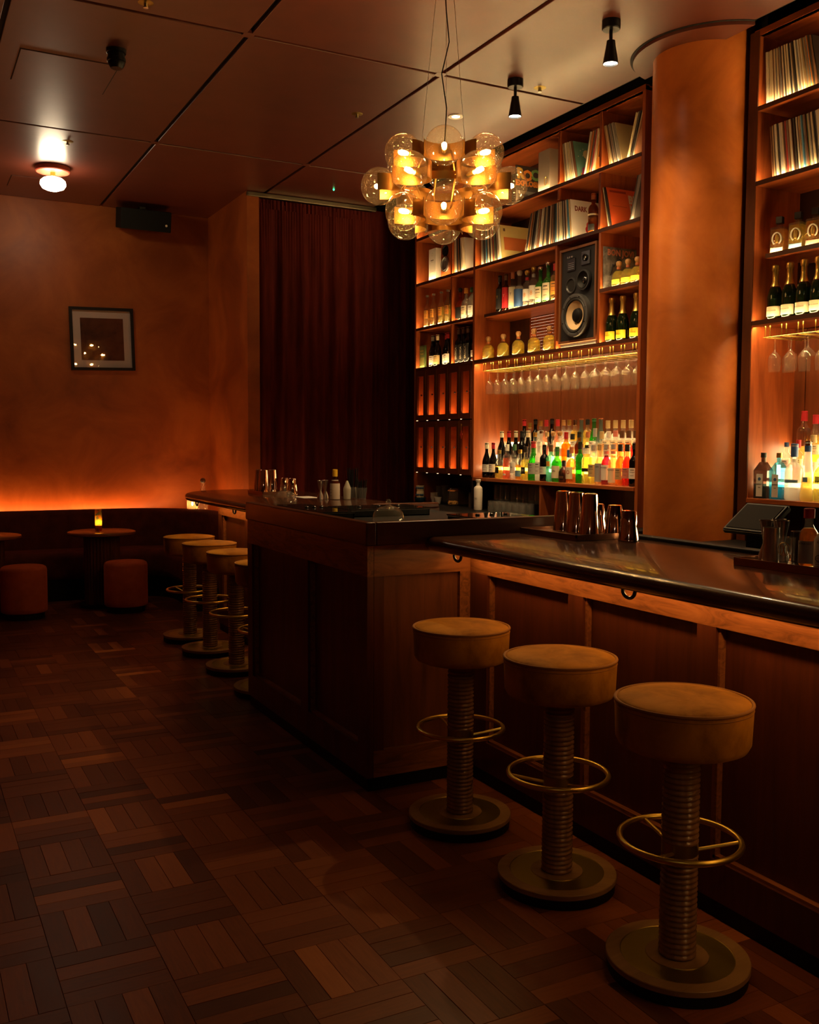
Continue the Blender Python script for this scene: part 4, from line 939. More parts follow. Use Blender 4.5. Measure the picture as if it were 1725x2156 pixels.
for (p, sh, gl, lq, fi, lab, cap, desc), y_ in zip(second, spaced(second, X2, yl, lambda r_: 1, YR, YD0)): bottle(sh, X2, y_, ZB+.10, gl, lq, fi, lab, cap, desc, W)
W = 'in the back display row'
third = [(1103, 'burgundy', 'dark', None, None, (.05, 'red'), 'dark wine bottle with red capsule'), (1120, 'round', 'clear', 'clear', (.06, .13, 'white'), (.04, 'gold'), 'clear bottle with gold cap'), (1132.5, 'wine', 'dark', None, None, (.04, 'black'), 'black bottle'), (1144, 'spirit', 'clear', 'clear', None, (.04, 'gold'), 'clear bottle with gold cap'),
 (1152.5, 'slope', 'clear', 'rose', None, (.05, 'red'), 'rose bottle with red cap'), (1160.5, 'wine', 'dark', None, None, (.04, 'black'), 'black bottle'), (1171, 'slope', 'clear', 'rose', None, (.05, 'red'), 'rose bottle with red cap'), (1187, 'spirit', 'clear', 'clear', None, (.04, 'cork'), 'clear bottle with cork cap'), (1201, 'spirit', 'clear', 'clear', None, (.04, 'gold'), 'clear bottle with gold cap'),
 (1217, 'spirit', 'clear', 'gold', (.05, .12, 'white'), (.04, 'silver'), 'pale gold bottle with silver cap'), (1231.6, 'slope', 'frostgreen', None, None, (.01, 'copper'), 'frosted grey green bottle'), (1244.5, 'spirit', 'clear', 'gold', None, (.04, 'black'), 'pale gold bottle with black cap'), (1253, 'slope', 'green', 'green', (.03, .12, 'white'), (.02, 'green'), 'bright green bottle'), (1262, 'slope', 'frostgreen', None, None, (.01, 'copper'), 'frosted grey green bottle')]
third += [(p, 'round', 'clear', 'clear', (.04, .125, 'cream'), (.055, 'kraft'), 'clear bottle with tan capsule and cream label') for p in (1278, 1293, 1304.5, 1314, 1326, 1338)]
for (p, sh, gl, lq, lab, cap, desc), y_ in zip(third, spaced(third, X3, yl, lambda r_: 1.0, YR, YD0)): bottle(sh, X3, y_, ZB+.20, gl, lq, .7, lab, cap, desc, W, s=1.0)
# middle shelf, left compartment
W = 'beside the big speaker'
def ym(p, x=XS+.085, py=620): return at(p, py, 'x', x).y
for p, sh, gl, lq, fi, lab, cap, desc, kw in [
 (1053, 'tall', 'dark', None, 0, (.03, .20, 'black'), (.05, 'black'), 'slim black bottle', {'words': [('T', .03, .13, 'gold')]}), (1065.5, 'tall', 'brown', 'red', .6, (.03, .20, 'red'), (.05, 'brown'), 'slim red bottle', {'words': [('T', .03, .13, 'cream')]}),
 (1079.5, 'tall', 'clear', 'clear', .65, (.02, .19, 'cream'), (.05, 'copper'), 'clear tall bottle with cream label', {'words': [('T', .03, .13, 'brown')]}), (1094, 'round', 'clear', 'clear', .65, (.015, .15, 'blue'), (.05, 'grey', 1), 'clear bottle with a blue label', {'s': 1.05}),
 (1110, 'spirit', 'clear', 'clear', .55, (.05, .15, 'white'), (.03, 'gold', 1), 'clear bottle with red neck band', {'band': (.228, .252, 'red'), 'words': [('8', .05, .10, 'orange')], 's': .95}), (1123.5, 'spirit', 'clear', 'clear', .55, (.05, .16, 'white'), (.03, 'gold', 1), 'clear bottle with grey neck band', {'band': (.228, .252, 'grey'), 'words': [('8', .05, .10, 'orange')]}),
 (1138, 'round', 'green', 'olive', .8, (.015, .135, 'cream', .8), (.03, 'silver', 1), 'olive green bottle with oval cream label', {'s': 1.0}), (1154.5, 'round', 'green', 'olive', .8, (.015, .14, 'cream', .8), (.03, 'silver', 1), 'olive green bottle with tall cream label', {'s': 1.08}),
 (1169, 'spirit', 'clear', 'amber', .7, (.05, .15, 'orange'), (.05, 'red'), 'amber bottle with orange label', {})]:
    bottle(sh, XS+.085, ym(p), ZM, gl, lq, fi, lab, cap, desc, W, **kw)
for p in (1028.5, 1060, 1091.5, 1124.5, 1157): bottle('bell', XS+.078, ym(p, XS+.078, 730), Z3, 'clear', 'citron', .72, None, (.03, 'cork', 1), 'squat yellow bottle with cork ball', 'under the middle shelf', band=(.122, .137, 'copper'), s=1.12)
for y_ in (5.537, 5.438, 5.340): bottle('bell', XS+.076, y_, ZM, 'clear', 'citron', .72, (.02, .05, 'lime', .8), (.03, 'cork', 1), 'squat yellow bottle with cork ball', 'before the BON JOVI cover', band=(.122, .137, 'copper'), s=1.04)
r, pt, fy = cover(5.638, ZM, 1, (.10, .09, .085), 'dark record cover lettered BON JOVI beside the pillar', x=XS+.02)
r.children[0].data = mesh(bbox(0, SL, -.003, .003, 0, SL), mottled('grey_cover', [(.02, .018, .017), (.14, .13, .12), (.34, .32, .30)], nscale=14, detail=8, bump=0, rough=.5), 'sleeve')
text('BON JOVI', .060, (.155, fy, .262), FACE_MY, paint((.55, .20, .12)), r, bold=.002, sx=.93)
obj('artwork', tube(bmesh.new(), [(.12+.04*math.cos(a), fy, .19+.03*math.sin(a*1.7)) for a in [i*.5 for i in range(8)]]+[(.06, fy, .10)], .006, 6), M_ink, r)
def champ(p, x, y, z, label, where, capw, words=None, sticker='cream'):
    t = bottle('champ', x, y, z, 'dkgreen', 'brown', .7, (.018, .075, sticker), None, label, where, words=words)
    R_, hb, hs, rn, ht, cv = SH['champ']
    def foil():
        pr = [(a+.0012, b) for a, b in bprof('champ')[4:] if b > .185]; return lathe(pr+[(0, ht+.003)], 20)
    obj('foil', foil(), M_gold, t, True, ang=60)
    obj('foil_crown', lathe([(rn+.003, ht-.035), (rn+.006, ht-.028), (rn+.0055, ht-.004), (rn, ht+.002)], 16), M_gold, t, True)
    if capw: obj('neck_band', lathe([(.0312, .168), (.0275, .190)], 20), paint((.40, .02, .03)), t, True)
    return t
for y_, dx in ((5.597, .07), (5.478, .07), (5.435, .17), (5.335, .07)):
    champ(0, XS+dx, y_, Z3, 'champagne bottle with gold foil and yellow label', 'right of the big speaker', False, [('KRUG', .015, .046, 'black')] if dx < .1 else None, 'yellow')
bottle('spirit', XS+.062, ym(1249, XS+.062, 480), Z2, 'amber', 'brown', .8, (.02, .065, 'black', .9), (.04, 'copper'), 'amber whiskey bottle before the white record cover', '', band=(.128, .140, 'cream'))
# narrow section
W = 'in the narrow bay'
for p in (900, 913, 929.5, 943.5): bottle('tall', XS+.06, ym(p, XS+.06, 660), ZM, 'clear', 'amber' if p < 920 else 'gold', .55, (.085, .165, 'orange', .8), (.012, 'grey'), 'tall amber bottle with orange label', W, band=(.004, .018, 'cream'), s=.98)
bottle('round', XS+.07, 7.735, ZM, 'amber', 'amber', .8, (.02, .12, 'black', .8), (.04, 'black', 1), 'amber bottle with a black label', W)
bottle('round', XS+.07, 7.630, ZM, 'clear', 'clear', .8, (.02, .12, 'cream', .8), (.04, 'orange'), 'clear bottle with orange cap', W, s=1.02)
bottle('spirit', XS+.07, 7.532, ZM, 'clear', 'clear', .8, (.03, .12, 'white', .8), (.04, 'green'), 'clear bottle with green cap', W, s=.95)
y = 8.393
t = thing('book', 'green cloth book with gold printing at the bay end', 'book', (XS+.035, y, Z3+.0008))
obj('cover', bbox(0, .022, -.050, .050, 0, .215, bevel=.001, seg=1), paint((.10, .14, .035), .6), t); obj('panel', bbox(-.0008, 0, -.042, .042, .012, .20), paint((.16, .20, .06), .5), t)
text('Drunken', .019, (-.0015, 0, .165), FACE_MX, M_gold, t); text('Botanist', .019, (-.0015, 0, .135), FACE_MX, M_gold, t)
for k in range(5): obj('ornament', tube(bmesh.new(), [(-.001, -.035+.016*k, .02), (-.001, -.028+.016*k, .055), (-.001, -.040+.016*k, .10)], .0016, 5), M_gold, t)
for p, cap, d in ((901, 'black', 'black capsule'), (908.5, 'grey', 'grey capsule'), (918, 'cream', 'cream capsule'), (932, 'red', 'dark red capsule'), (941.5, 'red', 'bright red capsule')):
    dx, y_ = {901: (.112, 8.300), 908.5: (.066, 8.232), 918: (.066, 8.140), 932: (.10, 8.030), 941.5: (.066, 7.945)}[p]
    bottle('burgundy', XS+dx, y_, Z3, 'dark', None, 0, (.02, .105, 'kraft' if cap == 'cream' else 'white'), (.05, cap), 'dark wine bottle with %s' % d, W, s=.98)
for y_ in (7.738, 7.657, 7.576):
    t = bottle('wine', XS+.064, y_, Z3, 'dark', None, 0, (.015, .16, 'black', .8), (.05, 'brown'), 'black wine bottle lettered EROICA', W, turn=12, s=1.04)
    text('EROICA', .030, (-.0388, 0, .085), UPWARD, M_cream, t)
bottle('wine', XS+.13, 7.505, Z3, 'dark', None, 0, None, (.05, 'black'), 'plain black wine bottle', W)
bottle('burgundy', XS+.06, 7.452, Z3, 'brown', 'brown', .6, (.04, .10, 'white'), (.04, 'copper'), 'brown wine bottle with white label', W, s=.95)
# right bay
def yr(p, x, py): return at(p, py, 'x', x).y
def sqbottle(p, liq, band, desc):
    t = thing('bottle', '', 'bottle', (XS+.09, yr(p, XS+.09, 500), ZM+.0006), (0, 0, R(20)), None); PENDING.append((t, desc))
    obj('glass', bbox(-.042, .042, -.042, .042, 0, .150, bevel=.008, seg=3), gm('clear'), t, True); obj('liquid', bbox(-.039, .039, -.039, .039, .004, .138, bevel=.006), lm(liq), t)
    obj('neck', lathe([(.02, .149), (.017, .155), (.017, .175), (.019, .176)], 16), gm('clear'), t, True); obj('cap', bbox(-.019, .019, -.019, .019, .172, .212, bevel=.003), M_silverdark, t)
    obj('horseshoe', tube(bmesh.new(), [(-.0430, .026*math.cos(a), .082+.034*math.sin(a)) for a in [R(-60+20*i) for i in range(16)]], .0042, 6), paint((.55, .5, .42), .4), t)
    obj('figure', lathe([(0, .055), (.010, .06), (.012, .085), (.007, .105), (0, .108)], 8, off=(-.040, 0, 0)), M_gold, t); obj('strip', bbox(-.0432, -.0424, -.036, .036, .008, .030), COL(band), t)
for p, lq, b, d in ((1642, 'amber', 'cream', 'cream'), (1681, 'gold', 'steelblue', 'blue'), (1717, 'amber', 'pink', 'pink'), (1757, 'gold', 'white', 'white')): sqbottle(p, lq, b, 'square horseshoe tequila bottle with %s strip' % d)
for p in (1632, 1662, 1692, 1722): champ(p, XS+.07, yr(p, XS+.07, 640), Z3, 'dark champagne bottle with gold foil and white label', 'right of pillar', True, [('BOLLINGER', .0105, .05, 'black')])
W = 'on the display right of the pillar'
def slab(p, glass, liq, lab, cap, desc, words, x=XS+.05, z=ZB2, tint=None):
    t = thing('bottle', '', 'bottle', (x, yr(p, x, 1020), z+.0006), (0, 0, R(12)), None); PENDING.append((t, desc+' '+W))
    def taper(w0, w1, h0, h1, d):
        bm = bmesh.new(); v0 = [bm.verts.new((sx*d, sy*w0, h0)) for sx, sy in ((-1, -1), (1, -1), (1, 1), (-1, 1))]; v1 = [bm.verts.new((sx*d*(.6 if w1 < w0 else 1), sy*w1, h1)) for sx, sy in ((-1, -1), (1, -1), (1, 1), (-1, 1))]
        for i in range(4): bm.faces.new((v0[i], v0[(i+1) % 4], v1[(i+1) % 4], v1[i]))
        bm.faces.new(v0); bm.faces.new(v1); return bm
    g_ = obj('glass', taper(.040, .044, 0, .165, .034), gm(glass), t); obj('shoulder', taper(.044, .014, .165, .215, .034), gm(glass), g_)
    obj('neck', lathe([(.014, .215), (.014, .255)], 14), gm(glass), g_, True); obj('liquid', taper(.036, .038, .004, .085, .030), lm(liq), t)
    obj('cap', lathe([(.017, .242), (.017, .27), (0, .27)], 14), COL(cap), t, True); obj('paper_label', bbox(-.0352, -.0346, -.016, .024, .012, .145), COL('white'), t)
    obj('portrait', lathe([(0, 0), (.010, 0)], 14), paint((.05, .12, .25)), t, loc=(-.0356, .004, .115), rot=(0, PI/2, 0)); text(words, .009, (-.0358, .004, .085), FACE_MX, M_ink, t); text('GIN', .008, (-.0358, .004, .065), FACE_MX, M_ink, t)
slab(1607, 'smoke', 'blue', 0, 'black', 'square gin bottle with black cap', 'BOMBAY'); slab(1640, 'blue', 'blue', 0, 'gold', 'pale blue square gin bottle with gold cap', 'BOMBAY')
bottle('round', XS+.06, yr(1671.5, XS+.06, 1020), ZB2, 'frost', None, 0, (.085, .10, 'steelblue', .8), (.06, 'blue'), 'frosted vodka bottle with a blue neck', W, s=1.18, words=[('GREY GOOSE', .0125, .055, 'grey')])
bottle('cone', XS+.055, yr(1700, XS+.055, 1020), ZB2, 'frost', 'gold', .4, (.10, .125, 'steelblue', .35), (.02, 'silver'), 'tall tapering frosted vodka bottle', W, s=1.08, band=(.258, .29, 'blue'), words=[('GREY GOOSE', .009, .085, 'grey')])
bottle('round', XS+.06, yr(1731, XS+.06, 1020), ZB2, 'clear', 'olive', .7, (.10, .13, 'lime', .5), (.04, 'cork'), 'yellow green gin bottle at the picture edge', W, s=1.1, words=[('TEN', .02, .10, 'green')])
bottle('spirit', X2, yr(1655, X2, 1000), ZB2+.10, 'clear', 'clear', .6, (.1, .16, 'white'), (.03, 'blue'), 'clear bottle with blue cap', 'behind the frosted vodka', s=.8); bottle('spirit', X2, yr(1680, X2, 1000), ZB2+.10, 'clear', 'red', .4, (.1, .16, 'white'), (.05, 'red'), 'clear bottle with red cap', 'between the frosted bottles', s=.85)
bottle('spirit', X3, yr(1692, X3, 950), ZB2+.20, 'clear', 'brown', .7, None, (.05, 'red'), 'brown bottle with bright red capsule', 'right back row', s=1.1); bottle('slope', X3, yr(1716, X3, 950), ZB2+.20, 'clear', 'gold', .6, (.06, .12, 'cream'), (.05, 'red'), 'golden bottle with red cap', 'right back row'); bottle('round', X2, yr(1712, X2, 980), ZB2+.10, 'clear', 'gold', .6, (.06, .12, 'cream'), (.04, 'kraft'), 'golden bottle', 'behind the yellow green gin')
# ------------------------------------------------------------------ big speaker
ys0, ys1 = 6.150, 5.705
t = thing('loudspeaker', 'large black three-way loudspeaker with a tan woofer', 'speaker', (XS+.012, (ys0+ys1)/2, Z3+.0005))
hw = (ys0-ys1)/2; hh = .735
obj('foot', bbox(.01, .30, -hw+.01, hw-.01, 0, .03), M_steelb, t)
bm = bmesh.new(); e = .018
for q in ((-hw, hw, .03, .03+e), (-hw, hw, hh-e, hh), (-hw, -hw+e, .03+e, hh-e), (hw-e, hw, .03+e, hh-e)): box(bm, -.004, .31, *q)
obj('cabinet', bm, wood('cabinet_walnut', (.16, .055, .02), (.27, .10, .035), 'z', .4), t)
obj('baffle', bbox(.008, .30, -hw+e, hw-e, .03+e, hh-e), principled('baffle_black', (.014, .014, .016), .5), t)
wo = obj('woofer', lathe([(.158, -.03), (.158, .010), (.148, .013), (.132, .010), (.130, .004)], 48), principled('surround_grey', (.12, .12, .12), .35, .5), t, True, loc=(-.022, -.005, .225), rot=(0, -PI/2, 0))
obj('surround', lathe([(.130, .004), (.124, .012), (.112, .010), (.106, .002)], 48), principled('rubber', (.02, .02, .02), .5), wo, True)
obj('cone', lathe([(.106, .002), (.055, -.028)], 48), paint((.74, .50, .26), .6), wo, True); obj('dust_cap', lathe([(.056, -.028), (.048, -.008), (.03, .002), (0, .006)], 32), M_black, wo, True)
for k in range(8): a = R(45*k+20); obj('screw', sphere(bmesh.new(), (.142*math.cos(a), .142*math.sin(a), .013), .005, 8, 6), M_silverdark, wo, True)
wpos = t
def drv(y, z, rad, nm, capm=M_silverdark): cone(t, y, z, rad, (principled('driver_rim', (.03, .03, .032), .35), M_black, capm), nm, .012)
drv(-.085, .475, .075, 'midrange'); 
po = obj('port', lathe([(.062, 0), (.060, .008), (.052, .010), (.044, 0), (.042, -.001)], 32), principled('driver_rim', (.03, .03, .032), .35), t, True, loc=(.008, .085, .455), rot=(0, -PI/2, 0)); obj('port_hole', lathe([(.043, .0005), (0, .0005)], 28), M_void, po)
obj('tweeter_plate', bbox(-.0015, .008, -.14, -.04, .585, .685, bevel=.002, seg=1), M_silverdark, t); cone(t, -.09, .635, .025, (M_black, M_silverdark, M_steelb), 'tweeter', .004)
pl = obj('control_plate', bbox(.0, .008, .035, .135, .565, .655), M_silverdark, t)
for k in range(3): obj('knob', lathe([(0, .012), (.007, .012), (.007, 0)], 12), M_steelb, pl, True, loc=(0, .06+.025*k, .665), rot=(0, -PI/2, 0))
for z in (.578, .592, .606, .62): obj('plate_print', bbox(-.0006, 0, .05, .12, z, z+.003), M_steelb, pl)
# the speaker's boxes sit on +x, fronts on -x
# ------------------------------------------------------------------ hanging glasses
def rack(name, label, ys, z=2.150):
    t = thing(name, label, 'rack', (XS+.03, (ys[0]+ys[-1])/2, z)); L_ = t.location
    for y in ys:
        bm = bmesh.new(); s = .017
        for q in (-s, s): tube(bm, [Vector(p)-L_ for p in ((XS+.032, y+q, Z3-.027), (XS+.032, y+q, z+.006), (XS+.040, y+q, z), (XBK-.05, y+q, z))], .0026, 6)
        obj('rail', bm, M_brass, t, True, ang=60)
    bm = bmesh.new(); tube(bm, [Vector((XS+.032, y, z+.002))-L_ for y in (ys[0]+.03, ys[-1]-.03)], .0022, 6); obj('crossbar', bm, M_brass, t)
gw_me = mesh(lathe([(0, .003), (.033, .001), (.034, -.001), (.006, -.006), (.0042, -.015), (.0038, -.075), (.006, -.086), (.020, -.098), (.031, -.112), (.0355, -.130), (.0360, -.148), (.0335, -.180), (.0305, -.205)], 20), M_stem, 'glass', True, 60)
gc_me = mesh(lathe([(0, .003), (.033, .001), (.034, -.001), (.006, -.006), (.0042, -.015), (.0038, -.070), (.007, -.080), (.028, -.096), (.045, -.118), (.050, -.132)], 20), M_stem, 'glass', True, 60)
def hang(me, x, y, base, nm):
    o = bpy.data.objects.new(nm, me); C.objects.link(o); o.location = (x, y, 2.1580); tag(o, '', 'glass', 'stemware hanging from the brass racks'); PENDING.append((o, base))
slots = [7.245-.1215*k for k in range(17)]
rack('glass_rack', 'brass stemware rack under the shelf left of the pillar', slots)
for k, y in enumerate(slots):
    for j, x in enumerate((XS+.085, XS+.175, XS+.265)):
        if k >= 12 and j == 0: hang(gc_me, x, y, 'coupe glass hanging upside down in the front row', 'coupe_glass')
        else: hang(gw_me, x, y, 'stemmed wine glass hanging upside down, %s row left of the pillar' % ('front', 'middle', 'back')[j], 'wine_glass')
slots2 = [4.135-.118*k for k in range(6)]
rack('glass_rack', 'brass stemware rack under the shelf right of the pillar', slots2)
for k, y in enumerate(slots2):
    for j, x in enumerate((XS+.095, XS+.21)):
        if k >= 2 and j == 0: hang(gc_me, x, y, 'coupe glass hanging right of the pillar', 'coupe_glass')
        else: hang(gw_me, x, y, 'wine glass hanging right of the pillar', 'wine_glass')
# ------------------------------------------------------------------ lower niche on the black counter
bm = bmesh.new(); out = []
for i in range(40): a = 2*PI*i/40; out.append((math.cos(a)*(1+.035*math.cos(10*a)), math.sin(a)*(1+.035*math.cos(10*a))))
rings = [[bm.verts.new((x*r_, y*r_, z)) for x, y in out] for r_, z in ((.026, .094), (.030, .094), (.032, .088), (.0345, .004), (.033, 0))]
for p_, q_ in zip(rings, rings[1:]):
    for i in range(40): bm.faces.new((p_[i], p_[(i+1) % 40], q_[(i+1) % 40], q_[i]))
bm.faces.new(rings[0]); lathe([(0, .082), (.024, .080), (.029, .004)], 16, bm)
tum_me = mesh(bm, M_tumbler, 'tumbler', True, 60)
hi_me = mesh(lathe([(0, .14), (.026, .14), (.028, .135), (.031, .002), (.029, .0), (.025, .13), (0, .132)], 16), M_glass, 'tall_glass', True, 40)
def put(me, nm, x, y, z, base, grp, cat='glass'):
    o = bpy.data.objects.new(nm, me); C.objects.link(o); o.location = (x, y, z+.0008); tag(o, '', cat, grp); PENDING.append((o, base))
for row in range(2):
    for k in range(6): put(tum_me, 'tumbler', 4.42+.078*row, 6.93-.090*k, ZC, 'upturned textured tumbler, %s row on the counter' % ('front', 'rear')[row], 'tumblers under the bottle display')
for k in range(9): put(hi_me, 'highball_glass', 4.62, 7.16-.088*k, ZC+.085, 'tall glass on the shelf behind the tumblers', 'tall glasses behind the tumblers')
o = obj('niche_shelf', bbox(4.57, XBK-.03, 6.38, 7.22, ZC+.0005, ZC+.085), M_black); tag(o, 'low black riser carrying tall glasses behind the tumblers', 'shelf')
for row in range(2):
    for k in range(5): put(tum_me, 'tumbler', 4.40+.082*row, 5.62-.080*k, ZC, 'upturned tumbler near the pillar, %s row' % ('front', 'rear')[row], 'tumblers beside the pillar')
for k, (dx, dy) in enumerate(((0, 0), (.07, .02), (.03, -.065))): put(hi_me, 'highball_glass', 4.57+dx, 7.50+dy, ZC, 'tall glass beside the white bottle', 'tall glasses by the white bottle')
t = thing('bottle', 'white ceramic bottle with a stopper on the black counter', 'bottle', (4.445, 7.19, ZC+.0004), (0, 0, R(20)))
obj('body', lathe([(0, 0), (.034, 0), (.037, .006), (.037, .185), (.033, .198), (.016, .212), (.014, .235), (.022, .246), (.024, .262), (.020, .266), (0, .266)], 28), paint((.70, .64, .58), .5), t, True)
text('R3', .022, (-.0375, -.004, .10), FACE_MX, paint((.15, .13, .12)), t); obj('print', bbox(-.0375, -.0368, -.002, .016, .035, .039), M_white, t)
t = thing('storage_jar', 'clip-top glass jar half filled with nuts on the counter', 'jar', (4.55, 7.80, ZC+.0004))
obj('glass', lathe([(0, 0), (.050, 0), (.054, .01), (.054, .10), (.042, .125), (.042, .135)], 28), M_glass, t, True); obj('seal', lathe([(.043, .133), (.050, .134), (.050, .144), (.043, .145)], 24), paint((.62, .20, .04)), t, True); obj('lid', lathe([(.046, .145), (.040, .160), (0, .163)], 24), M_glass, t, True)
obj('clip', tube(bmesh.new(), [(-.045, -.02, .10), (-.052, -.02, .14), (-.03, -.02, .168)], .002, 6), M_steel, t)
bm = bmesh.new(); rn2 = random.Random(4)
for k in range(70):
    a = rn2.uniform(0, 6.28); r_ = .042*math.sqrt(rn2.random()); sphere(bm, (r_*math.cos(a), r_*math.sin(a), .012+rn2.uniform(0, .026)), rn2.uniform(.007, .010), 6, 4)
o = obj('nuts', bm, paint((.62, .30, .06), .5), t); o['kind'] = 'stuff'
cup_me = mesh(lathe([(0, .004), (.024, 0), (.026, .004), (.040, .062), (.038, .063), (.025, .012), (0, .010)], 22), paint((.55, .48, .42), .5), 'cup', True)
for x, y, z, l in ((4.60, 8.245, ZC, 'bottom cup of the nested white stack'), (4.60, 8.245, ZC+.018, 'middle cup of the nested white stack'), (4.60, 8.245, ZC+.036, 'top cup of the nested white stack'), (4.56, 8.105, ZC, 'single white cup beside the cup stack'), (4.60, 8.13, ZC+.001, '')):
    if not l: continue
    o = bpy.data.objects.new('cup', cup_me); C.objects.link(o); o.location = (x, y, z+.0008); tag(o, l+' on the counter', 'cup', 'white cups under the lockers')
t = thing('patterned_mug', 'cream mug with blue spots under the lockers', 'mug', (4.52, 8.385, ZC+.049))
obj('body', lathe([(0, 0), (.036, 0), (.038, .05), (.034, .06), (.038, .075), (.041, .115), (.038, .115), (.034, .07), (.033, .01), (0, .008)], 24), paint((.60, .50, .32), .5), t, True)
for zz in (.025, .092):
    for k in range(7): a = PI+R(-80+30*k); obj('spot', sphere(bmesh.new(), (.037*math.cos(a), .037*math.sin(a), zz), .011, 10, 6), paint((.03, .08, .18)), t, True)
t = thing('bowl', 'dark blue bowl under the spotted mug', 'bowl', (4.52, 8.385, ZC+.0004))
obj('body', lathe([(0, .002), (.030, 0), (.050, .02), (.060, .047), (.057, .047), (.047, .024), (0, .012)], 24), paint((.02, .06, .12), .3), t, True)
for k, (x, y, h) in enumerate(((4.70, 8.33, .16), (4.70, 8.21, .17))):
    put(mesh(lathe([(0, .003), (.03, 0), (.034, h), (.031, h), (.027, .01), (0, .008)], 16), M_tumbler, 'glass', True), 'beaker', x, y, ZC, 'dim tall beaker behind the cups', 'beakers under the lockers')
o = obj('cardboard_box', bbox(4.68, 4.80, 7.93, 8.10, ZC+.0005, ZC+.15), paint((.10, .05, .03))); tag(o, 'dark cardboard box behind the storage jar', 'box')
# ------------------------------------------------------------------ bar ware
def tin_prof(h, r0, r1): return lathe([(0, h), (r1-.004, h), (r1, h-.004), (r1+(r0-r1)*.5, h*.5), (r0, .006), (r0+.0015, .003), (r0+.0015, 0), (r0-.002, 0)], 32)
tall_me = mesh(tin_prof(.180, .0455, .033), M_copper, 'tin', True, 40); short_me = mesh(tin_prof(.128, .0430, .031), M_copper, 'tin', True, 40)
def tray(loc, w, d, label, rot=0):
    t = thing('tray', label, 'tray', loc, (0, 0, rot)); h = .026
    obj('mat', bbox(-w/2, w/2, -d/2, d/2, 0, h*.55), M_tray, t)
    bm = bmesh.new(); e = .006
    for q in ((-w/2, w/2, -d/2, -d/2+e), (-w/2, w/2, d/2-e, d/2), (-w/2, -w/2+e, -d/2, d/2), (w/2-e, w/2, -d/2, d/2)): box(bm, *q, h*.5, h)
    obj('rim', bm, M_tray, t)
    return t
zt = 1.1125
tray((2.675, 3.515, zt), .29, .42, 'copper tray holding three tall shaker tins')
for k, (x, y) in enumerate(((2.700, 3.625), (2.690, 3.515), (2.672, 3.395))):
    o = bpy.data.objects.new('shaker_tin', tall_me); C.objects.link(o); o.location = (x, y, zt+.0155); tag(o, '%s tall upturned shaker tin on the near copper tray' % ('left', 'middle', 'right')[k], 'shaker', 'upturned shaker tins')
for k, (x, y) in enumerate(((2.775, 3.475), (2.785, 3.365))):
    o = bpy.data.objects.new('shaker_tin', short_me); C.objects.link(o); o.location = (x, y, zt+.0155); tag(o, 'short upturned shaker tin behind the tall tins, %s one' % ('left', 'right')[k], 'shaker', 'upturned shaker tins')
o = bpy.data.objects.new('shaker_tin', short_me); C.objects.link(o); o.location = (2.755, 3.235, zt+.0008); tag(o, 'short upturned shaker tin standing beside the tray', 'shaker', 'upturned shaker tins')
# right tray
tray((2.66, 2.20, zt), .24, .46, 'dark copper tray of jiggers and bitters at the right edge', R(4))
zz = zt+.0155
jig_me = mesh(lathe([(.024, 0), (.022, .02), (.008, .062), (.012, .080), (.022, .135), (.0235, .137), (.021, .133), (.010, .082), (0, .078)], 24), M_steelb, 'jigger', True, 60)
for k, (x, y) in enumerate(((2.635, 2.385), (2.67, 2.345), (2.71, 2.395))): 
    o = bpy.data.objects.new('jigger', jig_me); C.objects.link(o); o.location = (x, y, zz); tag(o, 'steel hourglass jigger on the right tray, %s' % ('front left', 'beside the cylinder', 'behind')[k], 'jigger', 'jiggers on the right tray')
o = obj('steel_cylinder', lathe([(0, 0), (.0265, 0), (.027, .118), (.025, .118), (.025, .004), (0, .004)], 28), M_steelb, None, True, loc=(2.60, 2.33, zz)); tag(o, 'brushed steel measuring cup before the jiggers', 'cup')
o = obj('spoon_cup', lathe([(0, 0), (.022, 0), (.026, .105), (.024, .105), (.020, .004), (0, .004)], 24), M_silverdark, None, True, loc=(2.68, 2.285, zz)); tag(o, 'dark steel cup between jiggers and etched glass', 'cup')
t = thing('etched_glass', 'clear shot glass with a gold round crest', 'glass', (2.598, 2.262, zz), (0, 0, R(20)))
obj('glass', lathe([(0, 0), (.024, 0), (.027, .09), (.025, .09), (.022, .012), (0, .010)], 24), M_glass, t, True)
obj('crest', tube(bmesh.new(), [(-.0268, .019*math.cos(a), .052+.022*math.sin(a)) for a in [R(15*i) for i in range(24)]], .0012, 5, True), M_gold, t); obj('crest', tube(bmesh.new(), [(-.0268, .010*math.cos(a), .050+.016*math.sin(2*a)) for a in [R(15*i) for i in range(24)]], .0014, 5, True), M_gold, t)
t = bottle('small', 2.612, 2.188, zz, 'clear', 'orange', .68, (.012, .085, 'grey'), (.028, 'red'), 'hot sauce bottle with red cap on the right tray', '', words=[('EXTRA HOT', .0085, .076, 'black')], capr=.004, s=1.0)
t = bottle('flask', 2.602, 2.102, zz, 'brown', 'brown', .7, None, (.035, 'yellow'), 'paper-wrapped bitters bottle with yellow cap on the right tray', '', capr=.006)
obj('wrapper', lathe([(.0435, .002), (.0445, .03), (.0438, .095), (.034, .112), (.030, .116)], 24), paint((.50, .42, .34), .8), t, True); obj('signature', tube(bmesh.new(), [(-.0452, .012-.003*k+.006*math.sin(k*1.9), .092-.004*k) for k in range(9)], .0008, 5), M_ink, t); obj('seal', tube(bmesh.new(), [(-.045, .010+.010*math.cos(a), .038+.010*math.sin(a)) for a in [R(20*i) for i in range(18)]], .001, 5, True), M_ink, t)
for k in range(5): obj('print', bbox(-.0462, -.0455, -.022, .020, .012+.0065*k, .0135+.0065*k), paint((.22, .18, .15)), t)
